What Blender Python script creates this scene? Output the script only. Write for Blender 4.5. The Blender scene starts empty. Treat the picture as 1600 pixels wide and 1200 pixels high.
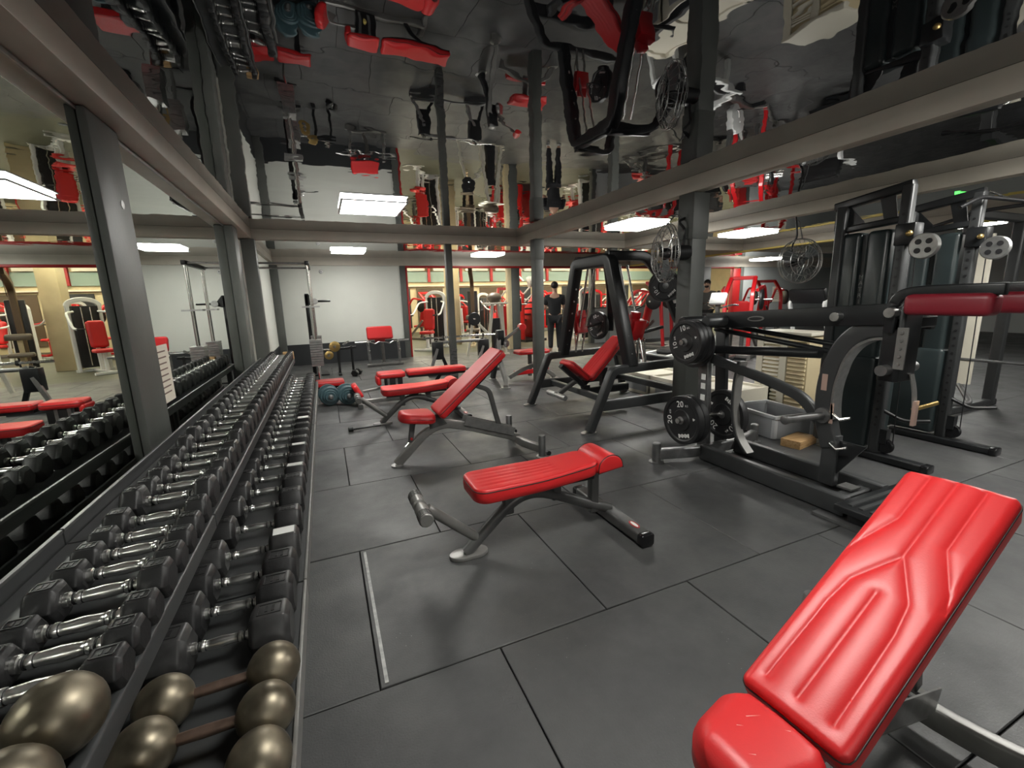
import bpy, bmesh, math, random
from mathutils import Vector, Matrix, Quaternion
random.seed(7)
SC = bpy.context.scene
COL = SC.collection

# ------------------------------------------------------------------ camera
cam = bpy.data.cameras.new('camera')
cam.sensor_width = 36.0
cam.lens = 36.0 * 679.1 / 1600.0
cam.clip_start = 0.02
cam_o = bpy.data.objects.new('camera', cam)
COL.objects.link(cam_o)
_r = Vector((0.91835384, -0.3947804, -0.02783286))
_u = Vector((0.10057538, 0.16478658, 0.98118804))
_f = Vector((0.38276733, 0.9038771, -0.19103757))
cam_o.matrix_world = Matrix(((_r.x, _u.x, -_f.x, 0.0), (_r.y, _u.y, -_f.y, 0.0), (_r.z, _u.z, -_f.z, 1.4), (0, 0, 0, 1)))
SC.camera = cam_o

# ------------------------------------------------------------------ world and exposure
wd = bpy.data.worlds.new('world')
SC.world = wd
wd.use_nodes = True
wd.node_tree.nodes['Background'].inputs[0].default_value = (0.7, 0.75, 0.8, 1)
wd.node_tree.nodes['Background'].inputs[1].default_value = 0.02
SC.view_settings.view_transform = 'Standard'
SC.view_settings.look = 'None'
SC.view_settings.gamma = 1.0
SC.view_settings.use_curve_mapping = False
SC.view_settings.exposure = 1.35
PANEL_W = 16.5        # emission of the ceiling light panels
BACK_W = 30.0         # emission of the lamps in the room beyond

CEIL = 2.48
BEAM = 2.34
XM = -0.96            # mirror plane on the left wall
YB = 11.4             # back wall

# ------------------------------------------------------------------ materials
MAT = {}
def mat(name, col, rough=0.5, metal=0.0, spec=0.5, ior=None, emit=None, estr=0.0, bump=None, var=0.0, vscale=8.0, coat=0.0, rvar=0.0):
    m = bpy.data.materials.new(name); m.use_nodes = True
    nt = m.node_tree; b = nt.nodes['Principled BSDF']
    b.inputs['Base Color'].default_value = (*col, 1)
    b.inputs['Roughness'].default_value = rough
    b.inputs['Metallic'].default_value = metal
    b.inputs['Specular IOR Level'].default_value = spec
    if ior: b.inputs['IOR'].default_value = ior
    if coat: b.inputs['Coat Weight'].default_value = coat; b.inputs['Coat Roughness'].default_value = 0.15
    if emit:
        b.inputs['Emission Color'].default_value = (*emit, 1); b.inputs['Emission Strength'].default_value = estr
    if var or bump or rvar:
        g = nt.nodes.new('ShaderNodeNewGeometry')
    if var or rvar:
        n = nt.nodes.new('ShaderNodeTexNoise'); n.inputs['Scale'].default_value = vscale; n.inputs['Detail'].default_value = 5
        nt.links.new(g.outputs['Position'], n.inputs['Vector'])
    if var:
        r = nt.nodes.new('ShaderNodeMapRange'); r.inputs[1].default_value = 0.3; r.inputs[2].default_value = 0.7
        r.inputs[3].default_value = 1 - var; r.inputs[4].default_value = 1 + var
        nt.links.new(n.outputs['Fac'], r.inputs[0])
        v = nt.nodes.new('ShaderNodeVectorMath'); v.operation = 'SCALE'; v.inputs[0].default_value = col
        nt.links.new(r.outputs[0], v.inputs['Scale']); nt.links.new(v.outputs[0], b.inputs['Base Color'])
    if rvar:
        r2 = nt.nodes.new('ShaderNodeMapRange'); r2.inputs[1].default_value = 0.3; r2.inputs[2].default_value = 0.7
        r2.inputs[3].default_value = max(0.02, rough - rvar); r2.inputs[4].default_value = min(1, rough + rvar)
        nt.links.new(n.outputs['Fac'], r2.inputs[0]); nt.links.new(r2.outputs[0], b.inputs['Roughness'])
    if bump:
        sc, st = bump
        n2 = nt.nodes.new('ShaderNodeTexNoise'); n2.inputs['Scale'].default_value = sc; n2.inputs['Detail'].default_value = 3
        bp = nt.nodes.new('ShaderNodeBump'); bp.inputs['Strength'].default_value = st; bp.inputs['Distance'].default_value = 0.01
        nt.links.new(g.outputs['Position'], n2.inputs['Vector']); nt.links.new(n2.outputs['Fac'], bp.inputs['Height'])
        nt.links.new(bp.outputs[0], b.inputs['Normal'])
    MAT[name] = m
    return m

mat('red', (0.56, 0.016, 0.018), 0.42, spec=0.5, bump=(260, 0.05), var=0.06, vscale=3)
mat('red_paint', (0.55, 0.012, 0.016), 0.3, coat=0.3)
mat('red_dark', (0.20, 0.012, 0.022), 0.4, bump=(200, 0.05))
mat('piping', (0.02, 0.012, 0.01), 0.5)
mat('scuff', (0.62, 0.42, 0.36), 0.6)
mat('graphite', (0.10, 0.10, 0.098), 0.38, metal=0.35, var=0.1, vscale=14, bump=(300, 0.03))
mat('graphite_light', (0.21, 0.205, 0.195), 0.38, metal=0.4, var=0.1, vscale=14)
mat('black', (0.012, 0.012, 0.013), 0.42)
mat('black_gloss', (0.010, 0.010, 0.011), 0.22)
mat('machine_black', (0.011, 0.012, 0.013), 0.36, var=0.15, vscale=10)
mat('machine_grey', (0.045, 0.047, 0.048), 0.40, metal=0.2, var=0.1, vscale=10)
mat('rubber', (0.014, 0.014, 0.0145), 0.45, bump=(120, 0.08), var=0.25, vscale=20)
mat('rubber_worn', (0.030, 0.030, 0.030), 0.42, var=0.35, vscale=30)
mat('plate_rubber', (0.012, 0.012, 0.013), 0.5, bump=(150, 0.05))
mat('white_print', (0.78, 0.78, 0.75), 0.5)
mat('chrome', (0.85, 0.84, 0.81), 0.20, metal=1.0)
mat('handle_chrome', (0.92, 0.91, 0.88), 0.30, metal=1.0)
mat('knurl', (0.62, 0.61, 0.58), 0.30, metal=1.0, bump=(900, 0.5))
mat('steel', (0.42, 0.42, 0.41), 0.34, metal=0.9, var=0.15, vscale=20)
mat('steel_dark', (0.20, 0.20, 0.20), 0.42, metal=0.8, var=0.2, vscale=15)
mat('bronze', (0.19, 0.165, 0.12), 0.43, metal=0.85, var=0.3, vscale=18, rvar=0.1)
mat('copper', (0.26, 0.18, 0.14), 0.42, metal=0.9, var=0.2, vscale=25)
mat('brass', (0.60, 0.42, 0.16), 0.32, metal=0.9)
mat('teal_iron', (0.055, 0.105, 0.12), 0.5, var=0.2, vscale=18)
mat('column_paint', (0.092, 0.097, 0.089), 0.5, var=0.1, vscale=4, bump=(40, 0.06))
mat('beam_paint', (0.50, 0.46, 0.39), 0.5, var=0.08, vscale=3)
mat('wall_white', (0.62, 0.63, 0.58), 0.7, var=0.05, vscale=1.2)
mat('wall_grey', (0.36, 0.38, 0.37), 0.7, var=0.05, vscale=1.2)
mat('skirting', (0.020, 0.022, 0.024), 0.6)
mat('trim_red', (0.38, 0.014, 0.014), 0.45)
mat('cream', (0.60, 0.50, 0.31), 0.55, var=0.06, vscale=4)
mat('cream_white', (0.70, 0.66, 0.55), 0.5)
mat('white_paint', (0.74, 0.75, 0.74), 0.4)
mat('teal_wall', (0.27, 0.36, 0.31), 0.6)
mat('brown', (0.10, 0.065, 0.035), 0.5)
mat('vinyl_brown', (0.11, 0.085, 0.06), 0.4)
mat('paper', (0.80, 0.74, 0.62), 0.7)
mat('ink', (0.20, 0.13, 0.10), 0.7)
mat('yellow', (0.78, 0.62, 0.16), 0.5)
mat('grey_plastic', (0.34, 0.35, 0.36), 0.42)
mat('grey_plastic_rim', (0.50, 0.51, 0.52), 0.42)
mat('shroud', (0.022, 0.030, 0.031), 0.28, var=0.15, vscale=5)
mat('shroud_dark', (0.010, 0.012, 0.013), 0.4)
mat('skin', (0.50, 0.30, 0.21), 0.5)
mat('hair', (0.012, 0.009, 0.008), 0.6)
mat('cloth_black', (0.014, 0.014, 0.016), 0.85)
mat('cloth_grey', (0.10, 0.10, 0.095), 0.85)
mat('shoe', (0.30, 0.30, 0.30), 0.6)
mat('grout', (0.008, 0.008, 0.008), 0.9)
mat('strip_pale', (0.36, 0.36, 0.35), 0.5, var=0.3, vscale=30)
mat('floor_green', (0.085, 0.085, 0.055), 0.55, var=0.15, vscale=3)
mat('clear_blade', (0.10, 0.11, 0.11), 0.2)
mat('mirror_edge', (0.35, 0.42, 0.40), 0.3)
mat('label_bronze', (0.52, 0.36, 0.30), 0.4, metal=0.3)

# wood
def wood(name, c1, c2):
    m = mat(name, c1, 0.6); nt = m.node_tree; b = nt.nodes['Principled BSDF']
    g = nt.nodes.new('ShaderNodeNewGeometry'); mp = nt.nodes.new('ShaderNodeMapping'); mp.inputs['Scale'].default_value = (6, 60, 60)
    n = nt.nodes.new('ShaderNodeTexNoise'); n.inputs['Scale'].default_value = 1.2; n.inputs['Detail'].default_value = 6
    r = nt.nodes.new('ShaderNodeValToRGB'); r.color_ramp.elements[0].color = (*c1, 1); r.color_ramp.elements[1].color = (*c2, 1)
    r.color_ramp.elements[0].position = 0.35; r.color_ramp.elements[1].position = 0.65
    nt.links.new(g.outputs['Position'], mp.inputs[0]); nt.links.new(mp.outputs[0], n.inputs['Vector'])
    nt.links.new(n.outputs['Fac'], r.inputs[0]); nt.links.new(r.outputs[0], b.inputs['Base Color'])
wood('wood', (0.36, 0.20, 0.08), (0.52, 0.34, 0.16))

# black rubber floor with pale flecks and worn, smoother patches
def floor_mat():
    m = mat('floor_rubber', (0.04, 0.04, 0.04), 0.55); nt = m.node_tree; b = nt.nodes['Principled BSDF']
    L = nt.links.new
    g = nt.nodes.new('ShaderNodeNewGeometry')
    n = nt.nodes.new('ShaderNodeTexNoise'); n.inputs['Scale'].default_value = 2.2; n.inputs['Detail'].default_value = 7; n.inputs['Roughness'].default_value = 0.65
    L(g.outputs['Position'], n.inputs['Vector'])
    r = nt.nodes.new('ShaderNodeValToRGB')
    r.color_ramp.elements[0].position = 0.33; r.color_ramp.elements[0].color = (0.044, 0.045, 0.046, 1)
    r.color_ramp.elements[1].position = 0.72; r.color_ramp.elements[1].color = (0.072, 0.072, 0.071, 1)
    L(n.outputs['Fac'], r.inputs[0])
    v = nt.nodes.new('ShaderNodeTexVoronoi'); v.inputs['Scale'].default_value = 34
    L(g.outputs['Position'], v.inputs['Vector'])
    n2 = nt.nodes.new('ShaderNodeTexNoise'); n2.inputs['Scale'].default_value = 1.7
    L(g.outputs['Position'], n2.inputs['Vector'])
    th = nt.nodes.new('ShaderNodeMapRange'); th.inputs[1].default_value = 0.45; th.inputs[2].default_value = 0.7; th.inputs[3].default_value = 0.0; th.inputs[4].default_value = 0.085
    L(n2.outputs['Fac'], th.inputs[0])
    lt = nt.nodes.new('ShaderNodeMath'); lt.operation = 'LESS_THAN'
    L(v.outputs['Distance'], lt.inputs[0]); L(th.outputs[0], lt.inputs[1])
    mx = nt.nodes.new('ShaderNodeMixRGB'); mx.inputs[2].default_value = (0.22, 0.22, 0.22, 1)
    L(lt.outputs[0], mx.inputs[0]); L(r.outputs[0], mx.inputs[1]); L(mx.outputs[0], b.inputs['Base Color'])
    rr = nt.nodes.new('ShaderNodeMapRange'); rr.inputs[1].default_value = 0.3; rr.inputs[2].default_value = 0.7; rr.inputs[3].default_value = 0.62; rr.inputs[4].default_value = 0.40
    L(n.outputs['Fac'], rr.inputs[0]); L(rr.outputs[0], b.inputs['Roughness'])
    n3 = nt.nodes.new('ShaderNodeTexNoise'); n3.inputs['Scale'].default_value = 140; n3.inputs['Detail'].default_value = 2
    L(g.outputs['Position'], n3.inputs['Vector'])
    bp = nt.nodes.new('ShaderNodeBump'); bp.inputs['Strength'].default_value = 0.22; bp.inputs['Distance'].default_value = 0.004
    L(n3.outputs['Fac'], bp.inputs['Height']); L(bp.outputs[0], b.inputs['Normal'])
floor_mat()

# glossy black stretch ceiling, slightly wavy
def ceiling_mat():
    m = mat('ceiling_gloss', (0.006, 0.007, 0.010), 0.015, ior=1.85); nt = m.node_tree; b = nt.nodes['Principled BSDF']
    g = nt.nodes.new('ShaderNodeNewGeometry')
    n = nt.nodes.new('ShaderNodeTexNoise'); n.inputs['Scale'].default_value = 2.3; n.inputs['Detail'].default_value = 2.5; n.inputs['Roughness'].default_value = 0.45
    nt.links.new(g.outputs['Position'], n.inputs['Vector'])
    bp = nt.nodes.new('ShaderNodeBump'); bp.inputs['Strength'].default_value = 1.0; bp.inputs['Distance'].default_value = 0.0036
    nt.links.new(n.outputs['Fac'], bp.inputs['Height']); nt.links.new(bp.outputs[0], b.inputs['Normal'])
    b.inputs['Coat Weight'].default_value = 1.0; b.inputs['Coat Roughness'].default_value = 0.01; b.inputs['Coat IOR'].default_value = 1.65
    nt.links.new(bp.outputs[0], b.inputs['Coat Normal'])
ceiling_mat()
mat('mirror', (0.68, 0.71, 0.67), 0.004, metal=1.0)
mat('panel_light', (0.9, 0.9, 0.9), 0.5, emit=(1.0, 0.985, 0.93), estr=PANEL_W)
mat('back_light', (0.9, 0.9, 0.9), 0.5, emit=(1.0, 0.95, 0.74), estr=BACK_W)
mat('exit_light', (0.1, 0.6, 0.1), 0.5, emit=(0.10, 1.0, 0.12), estr=1.2)

# ------------------------------------------------------------------ helpers
def V(*a): return Vector(a)
class M:
    """collects geometry; build() links it as one mesh object"""
    def __init__(s): s.v = []; s.f = []
    def add(s, vs, fs, T=None):
        o = len(s.v)
        for p in vs: s.v.append(T @ Vector(p) if T else Vector(p))
        for q in fs: s.f.append([i + o for i in q])
        return s
    def box(s, c, d, T=None, rz=0, ry=0, rx=0):
        R = Matrix.Translation(Vector(c)) @ Matrix.Rotation(rz, 4, 'Z') @ Matrix.Rotation(ry, 4, 'Y') @ Matrix.Rotation(rx, 4, 'X')
        if T: R = T @ R
        x, y, z = d[0] / 2, d[1] / 2, d[2] / 2
        vs = [(-x, -y, -z), (x, -y, -z), (x, y, -z), (-x, y, -z), (-x, -y, z), (x, -y, z), (x, y, z), (-x, y, z)]
        return s.add(vs, [(0, 3, 2, 1), (4, 5, 6, 7), (0, 1, 5, 4), (1, 2, 6, 5), (2, 3, 7, 6), (3, 0, 4, 7)], R)
    def bb(s, x0, x1, y0, y1, z0, z1):
        return s.box(((x0 + x1) / 2, (y0 + y1) / 2, (z0 + z1) / 2), (abs(x1 - x0), abs(y1 - y0), abs(z1 - z0)))
    def prism(s, poly, t, T):
        """2d polygon (in local xy of T) extruded by +-t/2 along local z"""
        n = len(poly)
        vs = [(p[0], p[1], -t / 2) for p in poly] + [(p[0], p[1], t / 2) for p in poly]
        fs = [list(range(n))[::-1], list(range(n, 2 * n))] + [(i, (i + 1) % n, n + (i + 1) % n, n + i) for i in range(n)]
        return s.add(vs, fs, T)
    def sweep(s, path, prof, up=(0, 0, 1), closed=False, caps=True):
        P = [Vector(p) for p in path]; n = len(P); k = len(prof); vs = []
        up = Vector(up).normalized(); side_prev = None
        for i in range(n):
            if closed: a, b = P[i] - P[i - 1], P[(i + 1) % n] - P[i]
            else:
                a = P[i] - P[i - 1] if i else P[1] - P[0]
                b = P[i + 1] - P[i] if i < n - 1 else P[-1] - P[-2]
            a = a.normalized(); b = b.normalized(); t = (a + b)
            t = t.normalized() if t.length > 1e-6 else a
            w = up if abs(t.dot(up)) < 0.985 else (Vector((1, 0, 0)) if abs(t.x) < 0.9 else Vector((0, 1, 0)))
            side = t.cross(w).normalized()
            if side_prev is not None and side.dot(side_prev) < -0.2: side = -side
            if side_prev is not None and abs(t.dot(up)) >= 0.985:
                side = (side_prev - t * side_prev.dot(t)).normalized()
            side_prev = side
            nn = side.cross(t).normalized()
            cosh = max(0.35, t.dot(b))
            bd = (b - a); bd = bd - t * bd.dot(t)
            bl = bd.length
            for (px, py) in prof:
                q = side * px + nn * py
                if bl > 1e-4:
                    e = bd / bl; q = q + e * (q.dot(e) * (1 / cosh - 1))
                vs.append(P[i] + q)
        fs = []
        for i in range(n if closed else n - 1):
            j = (i + 1) % n
            for m in range(k):
                l = (m + 1) % k
                fs.append((i * k + m, i * k + l, j * k + l, j * k + m))
        if caps and not closed:
            fs.append(list(range(k))[::-1]); fs.append([(n - 1) * k + m for m in range(k)])
        return s.add(vs, fs)
    def tube(s, path, r, n=12, **kw):
        return s.sweep(path, [(r * math.cos(2 * math.pi * i / n), r * math.sin(2 * math.pi * i / n)) for i in range(n)], **kw)
    def bar(s, path, w, h, **kw):
        """rectangular section, w sideways, h along up, with small chamfers"""
        c = min(w, h) * 0.14; a, b = w / 2, h / 2
        return s.sweep(path, [(-a + c, -b), (a - c, -b), (a, -b + c), (a, b - c), (a - c, b), (-a + c, b), (-a, b - c), (-a, -b + c)], **kw)
    def lathe(s, prof, c, axis=(0, 0, 1), n=24, rot=0.0, T=None, open_=False):
        """prof: list of (radius, distance along axis)"""
        ax = Vector(axis).normalized(); q = Vector((0, 0, 1)).rotation_difference(ax)
        vs = []; k = len(prof)
        for (r, h) in prof:
            for i in range(n):
                a = 2 * math.pi * (i + rot) / n
                p = q @ Vector((r * math.cos(a), r * math.sin(a), h)) + Vector(c)
                vs.append(T @ p if T else p)
        fs = []
        for j in range(k - 1):
            for i in range(n):
                l = (i + 1) % n
                fs.append((j * n + i, j * n + l, (j + 1) * n + l, (j + 1) * n + i))
        if not open_:
            fs.append(list(range(n))[::-1]); fs.append([(k - 1) * n + i for i in range(n)])
        return s.add(vs, fs)
    def cyl(s, a, b, r, n=16):
        a = Vector(a); b = Vector(b); d = b - a
        return s.lathe([(r, 0), (r, d.length)], a, d, n)
    def ball(s, c, r, n=20, m=12, sc=(1, 1, 1)):
        vs = []; fs = []
        for j in range(m + 1):
            t = math.pi * j / m
            for i in range(n):
                a = 2 * math.pi * i / n
                vs.append((c[0] + sc[0] * r * math.sin(t) * math.cos(a), c[1] + sc[1] * r * math.sin(t) * math.sin(a), c[2] - sc[2] * r * math.cos(t)))
        for j in range(m):
            for i in range(n):
                l = (i + 1) % n
                fs.append((j * n + i, j * n + l, (j + 1) * n + l, (j + 1) * n + i))
        return s.add(vs, fs)
    def mesh(s, name, bevel=0.0, seg=2, smooth=40):
        me = bpy.data.meshes.new(name)
        bm = bmesh.new()
        vv = [bm.verts.new(p) for p in s.v]
        for q in s.f:
            try: bm.faces.new([vv[i] for i in q])
            except ValueError: pass
        bmesh.ops.remove_doubles(bm, verts=bm.verts, dist=1e-6)
        bmesh.ops.recalc_face_normals(bm, faces=bm.faces)
        if bevel:
            ed = [e for e in bm.edges if len(e.link_faces) == 2 and e.calc_face_angle(0) > math.radians(38)]
            bmesh.ops.bevel(bm, geom=ed, offset=bevel, offset_type='OFFSET', segments=seg, affect='EDGES', clamp_overlap=True, profile=0.5)
        bm.to_mesh(me); bm.free()
        me.shade_smooth(); me.set_sharp_from_angle(angle=math.radians(smooth))
        return me
    def build(s, name, material, parent=None, off=None, bevel=0.0, seg=2, smooth=40, label=None):
        if off is not None:
            o = Vector(off); s.v = [p - o for p in s.v]
        ob = bpy.data.objects.new(name, s.mesh(name, bevel, seg, smooth))
        ob.data.materials.append(MAT[material])
        COL.objects.link(ob)
        if parent: ob.parent = parent
        if label: ob['label'] = label
        return ob
def tag(o, label, cat=None, group=None, kind=None):
    if label: o['label'] = label
    if cat: o['category'] = cat
    if group: o['group'] = group
    if kind: o['kind'] = kind
    return o
def thing(name, label, cat, loc=(0, 0, 0), rz=0.0, group=None):
    o = bpy.data.objects.new(name, None); COL.objects.link(o)
    o.location = loc; o.rotation_euler = (0, 0, rz); o.empty_display_size = 0.1
    return tag(o, label, cat, group)
def copy_tree(o, parent=None):
    c = o.copy(); COL.objects.link(c); c.parent = parent
    for ch in list(o.children): copy_tree(ch, c)
    return c
def struct(o, label): return tag(o, label, kind='structure')
def fillet(pts, r, n=5):
    """round the corners of a polyline"""
    P = [Vector(p) for p in pts]; out = [P[0]]
    for i in range(1, len(P) - 1):
        a, b, c = P[i - 1], P[i], P[i + 1]
        u, w = (a - b), (c - b); d = min(r, u.length * 0.48, w.length * 0.48)
        p0 = b + u.normalized() * d; p1 = b + w.normalized() * d
        for k in range(n + 1):
            t = k / n
            out.append(p0 * (1 - t) ** 2 + b * 2 * t * (1 - t) + p1 * t * t)
    out.append(P[-1]); return out
def spline(pts, n=6):
    P = [Vector(p) for p in pts]; out = []
    for i in range(len(P) - 1):
        p0 = P[max(i - 1, 0)]; p1 = P[i]; p2 = P[i + 1]; p3 = P[min(i + 2, len(P) - 1)]
        for k in range(n):
            t = k / n
            out.append(0.5 * ((2 * p1) + (p2 - p0) * t + (2 * p0 - 5 * p1 + 4 * p2 - p3) * t * t + (3 * p1 - p0 - 3 * p2 + p3) * t ** 3))
    out.append(P[-1]); return out
def frame(o, x, y):
    """matrix with origin o and local x, y axes"""
    x = Vector(x).normalized(); y = Vector(y); y = (y - x * y.dot(x)).normalized(); z = x.cross(y)
    return Matrix(((x.x, y.x, z.x, o[0]), (x.y, y.y, z.y, o[1]), (x.z, y.z, z.z, o[2]), (0, 0, 0, 1)))
def text(body, size, material, parent, T, name='lettering', off=None, align='CENTER', depth=0.0006, scale=(1, 1)):
    cu = bpy.data.curves.new('lettering', 'FONT'); cu.body = body; cu.size = size; cu.align_x = align; cu.align_y = 'CENTER'; cu.extrude = depth; cu.resolution_u = 2
    to = bpy.data.objects.new('lettering_src', cu); COL.objects.link(to)
    me = bpy.data.meshes.new_from_object(to); bpy.data.objects.remove(to); bpy.data.curves.remove(cu)
    o = Vector(off) if off is not None else Vector((0, 0, 0))
    for v in me.vertices: v.co = T @ Vector((v.co.x * scale[0], v.co.y * scale[1], v.co.z)) - o
    me.materials.clear(); me.materials.append(MAT[material])
    ob = bpy.data.objects.new(name, me); COL.objects.link(ob); ob.parent = parent
    return ob
def pad_mesh(L, W, T, rc=0.05, re=0.03, nx=36, ny=16, wf=None, lift=None, grooves=None, gd=0.006, gw=0.012, crown=0.0, skew=None):
    """upholstered pad lying in local xy, top at +z; grooves = polylines in pad coordinates"""
    m = M(); rows = []
    def prof(i, n): return math.sin(math.pi / 2 * (2 * i / n - 1)) * 0.55 + (2 * i / n - 1) * 0.45
    def segd(p, a, b):
        d = (b[0] - a[0], b[1] - a[1]); l = d[0] ** 2 + d[1] ** 2
        t = 0 if l == 0 else max(0, min(1, ((p[0] - a[0]) * d[0] + (p[1] - a[1]) * d[1]) / l))
        return math.hypot(p[0] - a[0] - t * d[0], p[1] - a[1] - t * d[1])
    vs = []; H = []
    for i in range(nx + 1):
        x = L / 2 * prof(i, nx); hw = W / 2 * (wf(x / L + 0.5) if wf else 1)
        ex = abs(x) - (L / 2 - rc)
        if ex > 0: hw -= rc * (1 - math.sqrt(max(0, 1 - (ex / rc) ** 2)))
        for j in range(ny + 1):
            y = hw * prof(j, ny)
            d = max(0.0, min(hw - abs(y), L / 2 - abs(x)))
            z = T - re + math.sqrt(max(0, re * re - (re - d) ** 2)) if d < re else T
            z += crown * max(0, 1 - (y / (W / 2)) ** 2)
            if grooves and d > 0.004:
                dd = min(segd((x, y), g[k], g[k + 1]) for g in grooves for k in range(len(g) - 1))
                z -= gd * math.exp(-dd / gw) * min(1, d / 0.012)
            if lift: z += lift(x / L + 0.5)
            vs.append((x, y, z))
    k = ny + 1; fs = []
    for i in range(nx):
        for j in range(ny): fs.append((i * k + j, (i + 1) * k + j, (i + 1) * k + j + 1, i * k + j + 1))
    ring = [i * k for i in range(nx + 1)] + [nx * k + j for j in range(1, k)] + [i * k + ny for i in range(nx - 1, -1, -1)] + [j for j in range(ny - 1, 0, -1)]
    base = len(vs); n = len(ring)
    for q, (zf, ins) in enumerate(((T * 0.45, -0.002), (0.006, 0.0), (0.0, 0.008))):
        for r in ring:
            x, y, z = vs[r]; l = lift(x / L + 0.5) if lift else 0
            s = 1 - ins / max(0.02, math.hypot(x, y))
            vs.append((x * s, y * s, zf + l))
    prev = ring
    for q in range(3):
        cur = [base + q * n + i for i in range(n)]
        for i in range(n): fs.append((prev[i], cur[i], cur[(i + 1) % n], prev[(i + 1) % n]))
        prev = cur
    fs.append(prev)
    edge = [Vector(vs[r]) for r in ring]
    m.add(vs, fs)
    return m, edge
def pad_obj(name, material, parent, TM, piping=True, pr=0.003, **kw):
    m, edge = pad_mesh(**kw)
    m.v = [TM @ p for p in m.v]
    o = m.build(name, material, parent, smooth=60)
    if piping:
        pts = [TM @ p for p in edge]; keep = [pts[0]]
        for p in pts[1:]:
            if (p - keep[-1]).length > 0.012: keep.append(p)
        M().tube(keep, pr, 6, closed=True).build('piping', 'piping', o)
    return o

# ------------------------------------------------------------------ the room
# floor: black rubber mats, one metre square, laid in running bond
fl = M().bb(-1.1, 19, -5, YB, -0.06, -0.014).build('floor', 'grout')
struct(fl, 'black rubber mat floor of the weights room')
mat_mesh = M().box((0, 0, -0.007), (0.995, 0.995, 0.014)).mesh('rubber_mat', bevel=0.003, seg=1)
mat_mesh.materials.append(MAT['floor_rubber'])
cnt = 0; far = M()
for row in range(-5, 11):
    y = 0.46 + row * 1.0 + 0.5 - 0.005
    x0 = (0.055 if row % 2 else 0.53)
    for c in range(-2, 19):
        x = x0 + c + 0.5
        d = math.hypot(x, y)
        vis = (-3 < row < 9 and y > -0.6 and x > -1.2 and x < 2.2 * y + 3)
        if vis and cnt < 290:
            o = bpy.data.objects.new('rubber_mat', mat_mesh); COL.objects.link(o); o.parent = fl; o.location = (x, y, random.uniform(-0.0008, 0.0008)); cnt += 1
        else: far.box((x, y, -0.0075), (0.995, 0.995, 0.014))
o = far.build('rubber_mat_field', 'floor_rubber', fl); o['kind'] = 'stuff'
M().bb(0.074, 0.088, 1.475, 2.425, -0.008, 0.003).build('seam_strip', 'strip_pale', fl, label='pale worn strip in the mat joint')

# ceiling (glossy black stretch ceiling)
struct(M().bb(-1.1, 19, -5, YB + 0.1, CEIL, CEIL + 0.08).build('ceiling', 'ceiling_gloss'), 'glossy black reflective ceiling')

# walls
wl = M().bb(-1.1, -1.0, -5, YB, 0, CEIL).build('wall_left', 'wall_white'); struct(wl, 'pale wall behind the dumbbell racks')
M().bb(-1.0, -0.99, 7.4, YB, 0, 0.5).build('skirting', 'skirting', wl)
M().bb(-1.0, -0.93, 7.4, YB, 2.36, CEIL).build('header', 'beam_paint', wl)
wb = M().bb(-1.1, 1.86, YB, YB + 0.15, 0, CEIL).build('wall_back', 'wall_white'); struct(wb, 'pale plastered back wall with dark dado')
M().bb(-1.0, 1.86, YB - 0.012, YB, 0, 0.49).build('dado', 'skirting', wb)
M().bb(-1.0, 19, YB - 0.05, YB + 0.1, 2.30, CEIL).build('header', 'beam_paint', wb)
M().bb(13.9, 19, YB, YB + 0.15, 0, CEIL).build('wall_panel', 'wall_grey', wb, label='grey wall panel right of the red framed opening')
M().bb(7.6, 12.0, YB, YB + 0.12, 0, 1.05).build('half_wall', 'wall_grey', wb, label='grey half-height partition')
M().bb(7.55, 12.05, YB - 0.02, YB + 0.14, 1.05, 1.09).build('half_wall_cap', 'column_paint', wb)
struct(M().bb(18.9, 19, -5, YB, 0, CEIL).build('wall_right', 'wall_grey'), 'grey wall at far right')
struct(M().bb(-1.1, 19, -5.1, -5, 0, CEIL).build('wall_front', 'wall_grey'), 'grey wall behind the viewer')

# mirror on the left wall
mr = thing('wall_mirror', 'long frameless mirror covering the wall behind the dumbbell racks', 'mirror', (XM, 3, 0))
M().bb(XM - 0.006, XM, -4.5, 2.99, 0.05, 2.335).build('mirror_pane', 'mirror', mr, off=(XM, 3, 0))
M().bb(XM - 0.006, XM, 2.994, 6.3, 0.05, 2.335).build('mirror_pane', 'mirror', mr, off=(XM, 3, 0))
M().bb(XM - 0.035, XM - 0.006, -4.5, 6.3, 0.05, 2.335).build('backing', 'black', mr, off=(XM, 3, 0))
M().bb(XM, XM + 0.006, -4.5, 6.3, 2.318, 2.336).build('top_clip', 'steel', mr, off=(XM, 3, 0))

# beams: steel joists boxed in beige
tn = [0]
def trim(m, material, label, bevel=0.006):
    tn[0] += 1
    o = m.build('trim_%d' % tn[0], material, bevel=bevel); struct(o, label); return o
trim(M().bb(-1.0, -0.82, -5, 7.3, BEAM, CEIL), 'beam_paint', 'beige ceiling beam along the mirrored wall')
trim(M().bb(-1.0, 19, 7.35, 7.5, BEAM, CEIL), 'beam_paint', 'beige cross beam over the cable corner')
trim(M().bb(3.28, 3.40, -5, 7.35, BEAM, CEIL), 'beam_paint', 'beige ceiling beam over the leg machine')
trim(M().bb(5.62, 5.76, -5, 7.9, BEAM, CEIL), 'beam_paint', 'beige ceiling beam over the cable towers')
b3 = trim(M().bb(8.9, 9.05, -5, YB, BEAM, CEIL), 'beam_paint', 'beige ceiling beam with yellow lower edge')
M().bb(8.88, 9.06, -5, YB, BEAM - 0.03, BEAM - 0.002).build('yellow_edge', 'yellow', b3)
trim(M().bb(-1.0, -0.84, YB - 0.16, YB - 0.02, 0, 2.30), 'column_paint', 'dark grey corner post by the back wall')
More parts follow.
